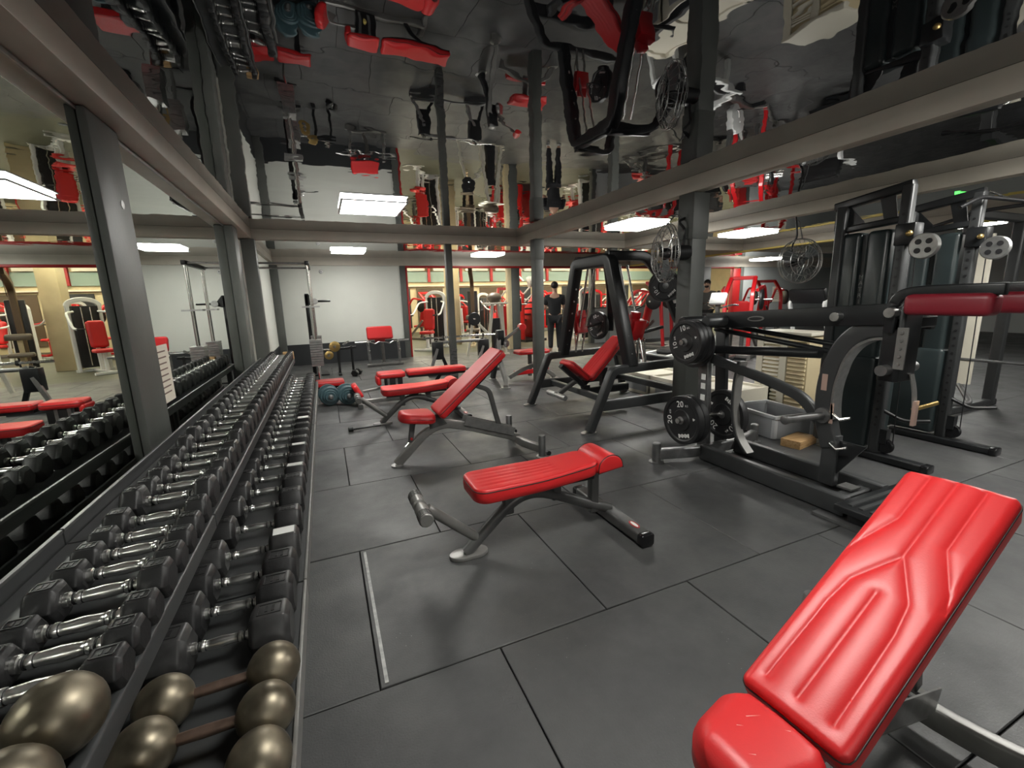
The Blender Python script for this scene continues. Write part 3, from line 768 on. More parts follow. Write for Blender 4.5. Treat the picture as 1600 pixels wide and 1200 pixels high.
# short bar on the floor beside the flat bench
t = thing('floor_bar', 'short black bar with a thick end lying on the floor by the flat bench', 'bar', (0.28, 5.02, 0))
M().cyl((-0.10, 0.0, 0.022), (0.20, 0.02, 0.022), 0.010, 10).build('shaft', 'black', t)
M().lathe([(0.02, 0), (0.026, 0.004), (0.026, 0.05), (0.02, 0.054)], (-0.152, -0.004, 0.0262), (1, 0.07, 0), 16).build('end_weight', 'black', t)
# ------------------------------------------------------------------ weight plates
def plate(loc, ax, R, th, label, group, num, rot=0.0, prints=True, name='weight_plate'):
    """rubber weight plate; ax = direction its printed face looks; loc = centre"""
    ax = Vector(ax).normalized()
    t = thing(name, label, 'weight plate', loc, group=group)
    pr = [(0.026, -th / 2), (R * 0.42, -th / 2), (R * 0.45, -th / 2 + 0.008), (R * 0.80, -th / 2 + 0.008), (R * 0.86, -th / 2), (R * 0.985, -th / 2), (R, -th / 2 + 0.008),
          (R, th / 2 - 0.008), (R * 0.985, th / 2), (R * 0.86, th / 2), (R * 0.80, th / 2 - 0.008), (R * 0.45, th / 2 - 0.008), (R * 0.42, th / 2), (0.026, th / 2)]
    M().lathe(pr, (0, 0, 0), ax, 48).build('disc', 'plate_rubber', t, smooth=30)
    M().lathe([(0.030, 0), (0.034, 0.004), (0.024, 0.006)], ax * (th / 2), ax, 20).build('hub_ring', 'steel_dark', t)
    if prints:
        xa = Vector((0, 0, 1)).cross(ax).normalized()
        for k, (body, a) in enumerate(((num, 100), (num, 190), ('=|||=', 285), ('=', 15))):
            a = math.radians(a) + rot
            p = ax * (th / 2 - 0.0078) + (xa * math.cos(a) + Vector((0, 0, 1)) * math.sin(a)) * R * 0.64
            up_ = (xa * math.cos(a) + Vector((0, 0, 1)) * math.sin(a))
            Tm = frame(p, up_.cross(ax) , up_)
            if body == num:
                text(num, R * 0.36, 'white_print', t, Tm, name='weight_number', scale=(1.05, 1))
                text('KG', R * 0.12, 'white_print', t, Tm @ Matrix.Translation((R * 0.34, -R * 0.06, 0)), name='weight_unit')
            elif body == '=|||=':
                b = M()
                for q in range(7): b.box((-R * 0.26 + q * R * 0.085, 0, 0.0008), (R * 0.06, R * (0.11 + 0.05 * (q % 2 == 0)), 0.0012), T=Tm)
                b.build('maker_mark', 'white_print', t)
            else:
                M().box((0, 0, 0.0008), (R * 0.10, R * 0.05, 0.0012), T=Tm).box((0, R * 0.05, 0.0008), (R * 0.04, R * 0.06, 0.0012), T=Tm).build('maker_mark', 'white_print', t)
    return t

# ------------------------------------------------------------------ leg machine with red inclined seat
O1 = (2.95, 4.42, 0)
t = thing('press_machine', 'large black plate-loaded press machine with red inclined seat and tall A-shaped uprights', 'exercise machine', O1)
def B(name, m, mt, p=None, **k): return m.build(name, mt, p or t, off=O1, **k)
for s, yb in ((-1, 3.70), (1, 5.12)):
    B('side_frame', M().bar(fillet([(2.43, yb, 0.02), (2.71, yb, 0.645), (3.80, yb, 0.665), (3.95, yb, 0.02)], 0.05, 4), 0.085, 0.09), 'machine_grey', bevel=0.004)
    B('lower_beam', M().bar([(2.58, yb, 0.28), (3.86, yb, 0.28)], 0.07, 0.11), 'machine_grey', bevel=0.004)
    for x in (2.42, 3.96):
        B('foot_pad', M().prism([(0.09 * math.cos(a) , 0.06 * math.sin(a)) for a in [2 * math.pi * k / 20 for k in range(20)]], 0.016, Matrix.Translation((x, yb, 0.009))), 'steel')
    yt = 4.10 if s < 0 else 4.76
    for dx in (0.10, 0.20):
        B('guide_rod', M().cyl((2.98 + dx, yb - s * 0.08, 0.68), (2.98 + dx, yt - s * 0.01, 1.74), 0.014, 10), 'chrome')
    cy = yb + (yt - yb) * 0.36
    cr = B('carriage', M().box((3.12, cy, 1.04), (0.16, 0.09, 0.22), rx=-s * 0.30), 'red_paint', bevel=0.008)
    B('carriage_nose', M().box((3.12, cy - s * 0.03, 1.18), (0.10, 0.07, 0.10), rx=-s * 0.30), 'red_paint', cr, bevel=0.008)
    B('handle', M().lathe([(0.014, 0), (0.018, 0.005), (0.018, 0.24), (0.014, 0.245)], (3.18, cy, 1.0), (0.86, -0.45, 0.25), 14), 'black', cr)
    for k in range(2):
        B('spring', M().tube(fillet([(3.06 + k * 0.10, yb + 0.03, 0.67), (3.05 + k * 0.09, yb + 0.04, 0.93), (3.08 + k * 0.07, yb + 0.05, 0.95)], 0.02, 3), 0.011, 8), 'chrome')
    for z in (0.80, 0.98, 1.2, 1.35, 1.5):
        f = (z - 0.67) / 1.13
        B('bolt', M().lathe([(0.012, 0), (0.010, 0.006)], (2.935, yb + (yt - yb) * f * 1.0 - 0.066, z), (0, -1, 0.0), 8), 'steel')
B('mast', M().bar(fillet([(2.94, 3.70, 0.66), (2.94, 4.09, 1.80), (2.94, 4.78, 1.80), (2.94, 5.12, 0.66)], 0.07, 5), 0.14, 0.12, up=(1, 0, 0)), 'machine_black', bevel=0.006)
for z in (0.285, 0.62): B('cross_beam', M().bar([(3.80, 3.70, z), (3.80, 5.12, z)], 0.07, 0.08), 'machine_grey')
B('cross_beam', M().bar([(2.75, 3.70, 0.29), (2.75, 5.12, 0.29)], 0.06, 0.07), 'machine_grey')
# lever arm to the plate horn
B('lever_arm', M().bar(fillet([(2.92, 4.13, 1.84), (3.42, 4.08, 1.84), (3.60, 3.98, 1.55), (3.80, 3.93, 1.10)], 0.10, 6), 0.10, 0.11), 'machine_black', bevel=0.006)
B('lever_arm', M().bar(fillet([(2.92, 4.76, 1.84), (3.40, 4.80, 1.84), (3.52, 4.88, 1.45), (3.60, 4.98, 0.95)], 0.10, 6), 0.09, 0.09), 'machine_black', bevel=0.006)
for p in ((3.70, 3.90, 1.33), (3.735, 3.90, 1.25)): B('sticker', M().box(p, (0.045, 0.07, 0.035), ry=-0.4), 'white_print')
# seat
def seat_T(a, b): return frame(((a[0] + b[0]) / 2, 4.42 , (a[2] + b[2]) / 2), (b[0] - a[0], 0, b[2] - a[2]), (0, 1, 0))
Tl = Matrix.Translation(-Vector(O1))
pad_obj('back_pad', 'red', t, Tl @ seat_T((2.86, 0, 0.42), (3.34, 0, 0.88)), L=0.68, W=0.30, T=0.07, rc=0.05, re=0.03, nx=60, ny=30, wf=lambda u: 1.0 - 0.28 * max(0, (u - 0.55) / 0.45), grooves=[[(-0.3, k * 0.05), (0.1, k * 0.05)] for k in (-1, 0, 1)], gd=0.004, gw=0.006)
pad_obj('seat_pad', 'red', t, Tl @ seat_T((2.54, 0, 0.64), (2.80, 0, 0.42)), L=0.34, W=0.30, T=0.07, rc=0.06, re=0.03, nx=30, ny=20)
B('seat_frame', M().bar([(2.50, 4.42, 0.62), (2.80, 4.42, 0.36), (3.40, 4.42, 0.86)], 0.07, 0.05), 'machine_black')
B('seat_support', M().bar([(2.84, 4.42, 0.36), (2.84, 4.42, 0.28), (3.45, 4.42, 0.28)], 0.10, 0.09), 'machine_black')
B('seat_support', M().bar([(3.10, 4.42, 0.55), (3.10, 4.42, 0.28)], 0.08, 0.08, up=(1, 0, 0)), 'machine_black')
B('foot_arm', M().bar([(2.76, 4.42, 0.45), (2.46, 4.42, 0.28)], 0.05, 0.05), 'graphite')
B('foot_roller', M().lathe([(0.025, 0), (0.031, 0.005), (0.031, 0.18), (0.022, 0.185), (0.022, 0.235), (0.031, 0.24), (0.031, 0.415), (0.025, 0.42)], (2.44, 4.63, 0.275), (0, -1, 0), 16), 'steel')
plate((3.50, 3.86, 1.50), (-0.35, -0.94, 0), 0.175, 0.05, 'black 10 kg plate high on the press machine lever arm', 'plates on the machines', '10', 0.5)
plate((3.42, 5.02, 1.02), (-1, -0.15, 0), 0.19, 0.05, 'black weight plate low behind the press machine mast', 'plates on the machines', '10', 0.2)

# ------------------------------------------------------------------ standing squat machine
O2 = (3.08, 2.1, 0)
t = thing('squat_machine', 'black plate-loaded squat machine with arched frame, shoulder pads and ribbed foot platform', 'exercise machine', O2)
def B(name, m, mt, p=None, **k): return m.build(name, mt, p or t, off=O2, **k)
for x in (2.88, 3.28):
    B('base_beam', M().bar([(x, 2.64, 0.07), (x, 1.50, 0.07)], 0.065, 0.13), 'machine_grey', bevel=0.004)
B('rear_foot', M().bar(fillet([(2.50, 2.76, 0.075), (2.82, 2.66, 0.075), (3.34, 2.66, 0.075), (3.66, 2.76, 0.075)], 0.08, 5), 0.06, 0.09), 'steel_dark', bevel=0.004)
for x in (2.49, 3.67):
    st = B('end_stub', M().lathe([(0.036, 0), (0.036, 0.155), (0.028, 0.163)], (x, 2.765, 0.01), (0, 0, 1), 18), 'steel_dark')
    B('foot_disc', M().lathe([(0.062, 0), (0.062, 0.008), (0.04, 0.013)], (x, 2.765, 0.001), (0, 0, 1), 20), 'steel_dark', st)
B('cross_beam', M().bar([(2.88, 1.60, 0.06), (3.28, 1.60, 0.06)], 0.08, 0.07), 'machine_grey')
B('stop_plate', M().box((3.10, 1.62, 0.112), (0.10, 0.09, 0.012)), 'steel')
# foot platform
pf = B('platform', M().bb(2.74, 3.46, 0.98, 1.50, 0.085, 0.125), 'machine_black', bevel=0.006)
for k in range(8):
    B('tread_rib', M().bb(2.79, 3.41, 1.02 + k * 0.058, 1.045 + k * 0.058, 0.125, 0.134), 'machine_grey', pf)
B('platform_skid', M().bb(2.74, 2.80, 1.0, 1.62, 0.002, 0.02), 'steel_dark', pf)
B('platform_leg', M().bb(2.80, 2.88, 1.05, 1.45, 0.0, 0.085), 'machine_black', pf)
B('platform_leg', M().bb(3.32, 3.40, 1.05, 1.45, 0.0, 0.085), 'machine_black', pf)
# front post and arch
B('front_post', M().bar([(3.07, 1.735, 0.10), (3.07, 1.735, 0.45)], 0.065, 0.10, up=(0, 1, 0)), 'machine_grey', bevel=0.004)
B('gusset', M().prism([(0.0, 0.0), (0.0, 0.24), (-0.16, 0.24)], 0.012, frame((3.07, 1.69, 0.18), (0, 1, 0), (0, 0, 1))), 'machine_black')
arch = spline([(3.07, 1.735, 0.36), (3.07, 1.79, 0.56), (3.07, 1.80, 0.76), (3.07, 1.765, 0.95), (3.07, 1.69, 1.09), (3.07, 1.59, 1.16), (3.07, 1.48, 1.165)], 6)
ar = B('arch', M().bar(arch, 0.115, 0.085, up=(1, 0, 0)), 'machine_grey', bevel=0.004)
inner = [p + Vector((0, -0.062 * (1 - 0.5 * max(0, p.z - 0.9) / 0.27), -0.058 * max(0, min(1, (p.z - 0.75) / 0.4)))) for p in arch[6:]]
B('arch_edge', M().bar(inner, 0.018, 0.092, up=(1, 0, 0)), 'steel', ar)
B('data_label', M().box((3.026, 1.80, 0.80), (0.004, 0.035, 0.11)), 'label_bronze', ar)
B('warning_label', M().box((3.026, 1.735, 0.60), (0.004, 0.022, 0.14)), 'label_bronze', ar)
pg = B('load_peg', M().lathe([(0.052, 0), (0.052, 0.02), (0.026, 0.022), (0.026, 0.34), (0.031, 0.342), (0.031, 0.36), (0.024, 0.364)], (3.03, 1.785, 0.575), (-1, 0.06, 0.03), 18), 'steel_dark')
for z in (0.60, 0.40):
    B('latch', M().tube([(3.02, 1.72, z), (2.99, 1.66, z - 0.02), (2.99, 1.60, z + 0.005)], 0.009, 8), 'chrome')
# lever beams
for x in (3.02, 3.26):
    B('lever_beam', M().bar([(x, 2.80, 1.175), (x, 1.45, 1.255)], 0.022, 0.125), 'machine_black', bevel=0.003)
bg = B('badge', M().prism([(0.07 * math.cos(a), 0.020 * math.sin(a)) for a in [2 * math.pi * k / 24 for k in range(24)]], 0.004, frame((3.007, 2.33, 1.205), (0, -1, 0.06), (0, 0, 1))), 'graphite_light')
B('badge_face', M().prism([(0.055 * math.cos(a), 0.012 * math.sin(a)) for a in [2 * math.pi * k / 24 for k in range(24)]], 0.004, frame((3.0055, 2.33, 1.205), (0, -1, 0.06), (0, 0, 1))), 'black', bg)
for y, z in ((1.745, 1.235), (1.455, 1.265)):
    B('pivot_pin', M().cyl((2.955, y, z), (3.32, y, z), 0.028, 16), 'steel')
B('pivot_pin', M().cyl((3.30, 1.46, 0.93), (2.96, 1.46, 0.93), 0.032, 16), 'steel_dark')
# shoulder yoke
yk = B('yoke_block', M().bar([(3.12, 1.46, 0.86), (3.12, 1.46, 1.30)], 0.20, 0.11, up=(0, 1, 0)), 'machine_black', bevel=0.008)
B('chain_plate', M().box((3.02, 1.405, 1.06), (0.012, 0.05, 0.24)), 'graphite_light', yk)
for k in range(5): B('chain_pin', M().lathe([(0.010, 0), (0.008, 0.006)], (3.012, 1.405, 0.97 + k * 0.045), (-1, 0, 0), 8), 'steel', yk)
for x in (3.02, 3.42):
    am = B('shoulder_arm', M().bar(fillet([(x, 1.47, 1.15), (x, 1.455, 1.37), (x, 1.30, 1.385), (x, 1.02, 1.385)], 0.09, 6), 0.05, 0.06), 'machine_black', bevel=0.004)
    T = frame((x - O2[0], 1.22 - O2[1], 1.31), (0, -1, 0), (1, 0, 0))
    m = M(); m.box((0, 0, 0), (0.36, 0.13, 0.115)); m.v = [T @ p for p in m.v]
    m.build('shoulder_pad', 'red_dark', t, bevel=0.03, seg=4, smooth=60)
B('yoke_bar', M().bar([(3.02, 1.46, 1.20), (3.42, 1.46, 1.20)], 0.06, 0.07), 'machine_black')
lv = B('release_lever', M().bar(spline([(3.16, 1.40, 0.90), (3.16, 1.375, 0.80), (3.16, 1.36, 0.66)], 5), 0.035, 0.012, up=(0, 1, 0)), 'graphite_light')
B('lever_label', M().box((3.16, 1.358, 0.67), (0.036, 0.016, 0.15)), 'label_bronze', lv)
B('lever_grip', M().cyl((3.16, 1.37, 0.69), (3.28, 1.31, 0.73), 0.012, 12), 'brass', lv)
# linkage between plate carrier and arch
B('link_bar', M().tube([(3.02, 2.80, 0.93), (3.05, 1.86, 0.985)], 0.034, 14), 'machine_black')
B('link_bar', M().bar(fillet([(3.0, 2.80, 0.88), (3.05, 2.20, 0.74), (3.07, 1.95, 0.66), (3.07, 1.83, 0.52)], 0.10, 5), 0.05, 0.075), 'machine_grey', bevel=0.004)
B('tie_rod', M().tube([(3.10, 2.78, 1.10), (3.12, 1.80, 0.99)], 0.019, 10), 'machine_black')
B('tie_rod', M().tube([(3.22, 2.72, 1.12), (3.20, 1.80, 1.03)], 0.019, 10), 'machine_black')
# rear tower that carries the plates
B('rear_post', M().bar([(2.98, 2.72, 0.05), (2.98, 2.78, 1.20)], 0.05, 0.11, up=(0, 1, 0)), 'steel_dark', bevel=0.004)
B('rear_post', M().bar([(3.18, 2.72, 0.05), (3.18, 2.78, 1.20)], 0.05, 0.11, up=(0, 1, 0)), 'machine_black', bevel=0.004)
for z in (0.52, 0.62, 0.70): B('reflector', M().box((2.952, 2.74, z), (0.004, 0.045, 0.05)), 'white_print')
cp = spline([(3.05, 2.46, 0.86), (3.05, 2.49, 0.68), (3.05, 2.49, 0.45), (3.05, 2.44, 0.25), (3.05, 2.34, 0.13)], 6)
B('curved_strut', M().bar(cp, 0.022, 0.075, up=(1, 0, 0)), 'machine_grey', bevel=0.003)
B('curved_strut_edge', M().bar([p + Vector((0.0, -0.02, 0)) for p in cp], 0.012, 0.078, up=(1, 0, 0)), 'graphite_light')
B('upper_horn', M().lathe([(0.03, 0), (0.052, 0.01), (0.052, 0.25), (0.046, 0.26)], (3.00, 2.80, 1.165), (-1, 0, 0), 18), 'machine_black')
B('upper_horn', M().lathe([(0.045, 0), (0.045, 0.20), (0.04, 0.21)], (3.02, 2.62, 1.18), (-1, 0, 0), 18), 'machine_grey')
B('plate_horn', M().cyl((3.0, 2.72, 1.015), (2.66, 2.72, 1.015), 0.022, 14), 'chrome')
B('plate_horn', M().cyl((3.3, 2.66, 0.375), (2.60, 2.66, 0.375), 0.022, 14), 'chrome')
for k in range(3):
    plate((2.72 + k * 0.046, 2.72, 1.015), (-1, 0, 0), 0.178, 0.044, ('10 kg plate on the outside of the squat machine stack', 'middle 10 kg plate of the squat machine stack', 'innermost 10 kg plate of the squat machine stack')[k], 'plates on the machines', '10', 0.15, prints=(k == 0))
plate((2.89, 2.80, 0.98), (-1, 0, 0), 0.20, 0.05, 'large black plate behind the 10 kg stack on the squat machine', 'plates on the machines', '20', 0.8, prints=False)
plate((2.665, 2.66, 0.375), (-1, 0, 0), 0.205, 0.055, '20 kg plate low on the squat machine, facing the room', 'plates on the machines', '20', 0.0)
plate((2.725, 2.66, 0.375), (-1, 0, 0), 0.205, 0.055, '20 kg plate behind the front one, low on the squat machine', 'plates on the machines', '20', 1.0, prints=False)
plate((3.10, 2.63, 0.375), (-1, 0, 0), 0.215, 0.06, '20 kg plate behind the curved strut of the squat machine', 'plates on the machines', '20', 2.3)

# ------------------------------------------------------------------ crate and wooden step
o = (4.13, 2.95, 0)
t = thing('plastic_crate', 'grey plastic storage crate on the floor behind the squat machine', 'crate', o, math.radians(-9))
w, d, h = 0.44, 0.56, 0.23
m = M()
for (cx, cy, sx, sy) in ((0, d / 2, w, 0.012), (0, -d / 2, w, 0.012), (w / 2, 0, 0.012, d), (-w / 2, 0, 0.012, d)): m.box((cx, cy, h / 2), (sx, sy, h))
m.box((0, 0, 0.008), (w, d, 0.014)).build('body', 'grey_plastic', t, bevel=0.003)
r = M()
for (cx, cy, sx, sy) in ((0, d / 2 + 0.01, w + 0.05, 0.035), (0, -d / 2 - 0.01, w + 0.05, 0.035), (w / 2 + 0.01, 0, 0.035, d), (-w / 2 - 0.01, 0, 0.035, d)): r.box((cx, cy, h - 0.01), (sx, sy, 0.03))
r.build('rim', 'grey_plastic_rim', t, bevel=0.004)
for sx in (-1, 1):
    for sy in (-1, 1): M().box((sx * w / 2, sy * d / 2, h / 2 - 0.01), (0.04, 0.04, h - 0.04)).build('corner', 'grey_plastic_rim', t, bevel=0.008)
t = thing('wooden_step', 'short thick wooden block lying in front of the grey crate', 'block', (3.95, 2.52, 0), math.radians(10))
M().box((0, 0, 0.035), (0.32, 0.17, 0.075)).build('block', 'wood', t, bevel=0.005)

# ------------------------------------------------------------------ cable towers
def cable_tower(x, y, label, lettering):
    o = (x, y, 0)
    t = thing('cable_tower', label, 'exercise machine', o, group='dark cable towers')
    def B(name, m, mt, p=None, **k): return m.build(name, mt, p or t, **k)
    B('foot', M().bar([(0.0, -0.44, 0.035), (0.0, 0.28, 0.035)], 0.09, 0.06), 'machine_black', bevel=0.006)
    B('foot_cap', M().bar([(0.0, -0.48, 0.035), (0.0, -0.43, 0.035)], 0.10, 0.066), 'black_gloss', bevel=0.012)
    B('rear_post', M().bar([(0.0, 0.345, 0.06), (0.0, 0.345, 2.08)], 0.09, 0.075, up=(0, 1, 0)), 'machine_grey', bevel=0.006)
    # perforated adjustment column with carriage
    co = B('column', M().bar([(0.02, -0.09, 0.06), (0.02, -0.09, 2.16)], 0.075, 0.075, up=(0, 1, 0)), 'machine_grey', bevel=0.006)
    for k in range(26):
        B('adjust_hole', M().lathe([(0.011, 0), (0.011, 0.002)], (-0.0185, -0.09, 0.30 + k * 0.066), (-1, 0, 0), 8), 'black', co)
    # weight stack shrouds: two rounded half covers with a recessed strip between
    for (a, b) in ((-0.02, 0.145), (0.185, 0.345)):
        sh = M().bb(-0.02, 0.30, a, b, 0.10, 1.86).build('shroud', 'shroud', t, bevel=0.035, seg=4, smooth=50)
    B('recess', M().bb(0.02, 0.28, 0.10, 0.23, 0.10, 1.84), 'shroud_dark')
    B('lower_shroud', M().bb(-0.035, 0.31, -0.035, 0.36, 0.08, 0.86), 'shroud', bevel=0.03, seg=3)
    if lettering:
        for k, ch in enumerate(lettering):
            text(ch, 0.05, 'graphite_light', t, frame((0.018, 0.165, 1.50 - k * 0.05), (0, -1, 0), (0, 0, 1)), name='letter')
    # top gusset frame with sloping web
    B('top_rail', M().bar([(0.02, -0.12, 2.16), (0.02, 0.42, 2.09)], 0.07, 0.07), 'machine_black', bevel=0.004)
    B('mid_rail', M().bar([(0.02, -0.09, 1.92), (0.02, 0.40, 1.89)], 0.07, 0.05), 'machine_black', bevel=0.004)
    B('web', M().prism([(0.42, 1.90), (0.42, 2.08), (0.32, 2.09), (0.20, 1.95), (0.18, 1.90)], 0.012, frame((0.02, 0, 0), (0, 1, 0), (0, 0, 1))), 'machine_black')
    B('web', M().prism([(0.05, 1.92), (0.10, 2.12), (0.0, 2.14), (-0.04, 1.92)], 0.012, frame((0.02, 0, 0), (0, 1, 0), (0, 0, 1))), 'machine_black')
    # pulley carriage
    ca = B('carriage', M().box((0.02, -0.12, 1.80), (0.12, 0.13, 0.16)), 'machine_black', bevel=0.01)
    pu = B('pulley', M().lathe([(0.085, -0.018), (0.092, -0.012), (0.078, 0), (0.092, 0.012), (0.085, 0.018)], (-0.03, -0.25, 1.70), (-1, 0, 0), 28), 'steel')
    for k in range(4):
        a = math.pi / 4 + k * math.pi / 2
        B('pulley_hole', M().lathe([(0.020, 0), (0.020, 0.003)], (-0.049, -0.25 + 0.045 * math.cos(a), 1.70 + 0.045 * math.sin(a)), (-1, 0, 0), 12), 'black', pu)
    B('knob', M().ball((-0.06, -0.16, 1.80), 0.022, 12, 8), 'brass', ca)
    B('cable', M().cyl((0.02, -0.21, 0.15), (-0.02, -0.20, 1.66), 0.004, 6), 'black')
    lp = B('low_pulley', M().lathe([(0.055, -0.016), (0.062, -0.01), (0.05, 0), (0.062, 0.01), (0.055, 0.016)], (0.02, -0.16, 0.13), (-1, 0, 0), 24), 'black_gloss')
    B('low_bracket', M().box((0.02, -0.14, 0.21), (0.06, 0.07, 0.12)), 'machine_black')
    B('swing_arm', M().tube(fillet([(0.02, -0.12, 0.42), (0.03, -0.25, 0.36), (0.12, -0.38, 0.38)], 0.05, 4), 0.014, 10), 'black')
    return t
ct = cable_tower(4.12, 2.10, 'tall dark cable tower with vertical lettering on its shroud', 'MATRIX')
c2 = cable_tower(5.06, 2.06, 'second dark cable tower, behind the shoulder pads', '')
M().tube(fillet([(-0.30, -0.10, 2.02), (-0.15, -0.16, 2.10), (0.45, -0.30, 2.06), (0.62, -0.34, 1.98)], 0.06, 4), 0.016, 10).build('handle_bar', 'black', c2)
M().tube([(0.05, -0.13, 2.16), (0.12, -0.22, 2.09)], 0.008, 8).build('handle_clip', 'chrome', c2)
# ------------------------------------------------------------------ corner by the back wall
# cable station on the left wall
O = (-0.20, 9.62, 0)
t = thing('cable_station', 'chrome and black cable pulley station fixed between the floor and left wall', 'exercise machine', O)
def Bo(O, t):
    def B(name, m, mt, p=None, **k): return m.build(name, mt, p or t, off=O, **k)
    return B
B = Bo(O, t)
for y0 in (7.82, 8.80):
    for y in (y0 - 0.05, y0 + 0.05):
        B('guide_post', M().cyl((-0.16, y, 0.03), (-0.16, y, 2.03), 0.016, 12), 'chrome')
    B('wall_bar', M().cyl((-0.99, y0, 2.05), (-0.14, y0, 2.05), 0.016, 12), 'steel')
    B('cross_plate', M().bb(-0.30, -0.04, y0 - 0.09, y0 + 0.09, 1.36, 1.385), 'steel')
    for k in range(11):
        B('stack_slab', M().bb(-0.25, -0.07, y0 - 0.13, y0 + 0.13, 0.42 + k * 0.039, 0.453 + k * 0.039), 'steel')
    B('lower_sleeve', M().cyl((-0.16, y0, 0.85), (-0.16, y0, 1.36), 0.026, 12), 'steel_dark')
    B('base', M().bb(-0.30, -0.02, y0 - 0.16, y0 + 0.16, 0.0, 0.03), 'machine_black')
B('top_joint', M().bb(-0.19, -0.13, 7.72, 8.90, 2.02, 2.08), 'black', bevel=0.005)
B('mast', M().bar([(-0.27, 9.62, 0.02), (-0.27, 9.62, 1.60)], 0.07, 0.09, up=(0, 1, 0)), 'machine_black', bevel=0.004)
B('mast_head', M().prism([(-0.30, 1.42), (-0.23, 1.40), (-0.10, 1.44), (-0.24, 1.62), (-0.30, 1.62)], 0.09, frame((0, 9.62, 0), (1, 0, 0), (0, 0, 1))), 'machine_black')
B('pulley', M().lathe([(0.055, -0.012), (0.06, 0), (0.055, 0.012)], (-0.13, 9.48, 1.47), (0, 1, 0), 20), 'steel')
B('handle', M().lathe([(0.016, 0), (0.02, 0.005), (0.02, 0.25), (0.016, 0.255)], (-0.10, 9.5, 1.47), (1, 0, 0), 12), 'black')
B('base', M().bb(-0.34, 0.0, 9.42, 9.82, 0.0, 0.03), 'machine_black')
# disc stand
O = (0.28, 9.45, 0)
t = thing('disc_stand', 'low black stand holding brass coloured discs beside the cable station', 'stand', O); B = Bo(O, t)
for x in (0.20, 0.46):
    B('leg', M().bar([(x, 9.45, 0.0), (x, 9.45, 0.56)], 0.045, 0.045, up=(0, 1, 0)), 'machine_black')
    B('foot', M().bb(x - 0.03, x + 0.03, 9.22, 9.68, 0.0, 0.03), 'machine_black')
B('rail', M().bar([(-0.06, 9.45, 0.50), (0.55, 9.45, 0.53)], 0.05, 0.05), 'machine_black')
B('pin', M().cyl((-0.10, 9.40, 0.52), (0.10, 9.40, 0.52), 0.018, 10), 'chrome')
B('pin', M().cyl((0.30, 9.36, 0.60), (0.42, 9.34, 0.66), 0.022, 10), 'chrome')
for (x, z, r, lab) in ((0.14, 0.575, 0.105, 'larger brass disc hanging on the low black stand'), (0.02, 0.41, 0.085, 'smaller brass disc hanging below on the low black stand')):
    q = thing('brass_disc', lab, 'weight plate', (x, 9.33, z), group='brass discs on the stand')
    M().lathe([(0.02, 0), (r * 0.9, 0), (r, 0.01), (r, 0.025), (r * 0.9, 0.03), (r * .5, 0.028), (0.02, 0.035)], (0, 0.03, 0), (0.25, -1, 0), 28).build('disc', 'brass', q)
    M().lathe([(0.03, 0), (0.022, 0.03)], (0, 0.0, 0), (0.25, -1, 0), 16).build('hub', 'steel', q)
hex_dumbbell(0.50, 9.1, 0.062, 0.072, 0.10, 0.06, 0.014, 'single black dumbbell on the floor beside the disc stand', 'loose dumbbells').rotation_euler = (0, 0, 1.2)
# plate-loaded dumbbells
def plate_db(x, y, label, R=0.135):
    t = thing('plate_dumbbell', label, 'dumbbell', (x, y, R + 0.003), math.radians(96), 'teal plate-loaded dumbbells on the floor')
    for s in (-1, 1):
        for k, (r, w) in enumerate(((R, 0.032), (R * 0.97, 0.03), (R * 0.72, 0.028), (R * 0.52, 0.026))):
            d = 0.075 + k * 0.034
            M().lathe([(r * 0.5, 0), (r * 0.95, 0.0), (r, 0.006), (r, w - 0.006), (r * 0.93, w), (r * .6, w - 0.006), (0.02, w - 0.004)], (s * d, 0, 0), (s, 0, 0), 32).build('iron_disc', 'teal_iron', t)
        M().lathe([(0.035, 0), (0.035, 0.02), (0.02, 0.03)], (s * 0.205, 0, 0), (s, 0, 0), 12).build('collar', 'steel_dark', t)
    M().cyl((-0.25, 0, 0), (0.25, 0, 0), 0.014, 12).build('handle', 'steel', t)
plate_db(-0.04, 6.62, 'teal iron plate-loaded dumbbell on the floor, the one nearer the rack')
plate_db(0.20, 6.55, 'teal iron plate-loaded dumbbell on the floor, the one nearer the benches')
# low red bench behind
O = (-0.08, 7.30, 0)
t = thing('low_bench', 'low red padded bench on the floor behind the teal dumbbells', 'bench', O); B = Bo(O, t)
pad_obj('pad', 'red', t, Matrix.Translation((0.07, 0, 0.16)), L=0.42, W=0.30, T=0.08, rc=0.04, re=0.03, nx=24, ny=14)
pad_obj('end_pad', 'red', t, Matrix.Translation((-0.33, 0, 0.16)), L=0.30, W=0.30, T=0.08, rc=0.04, re=0.03, nx=24, ny=14)
for x in (-0.50, 0.02): B('leg', M().bb(x, x + 0.06, 7.18, 7.42, 0.0, 0.16), 'machine_black')
B('rail', M().bb(-0.52, 0.12, 7.26, 7.34, 0.12, 0.158), 'machine_black')
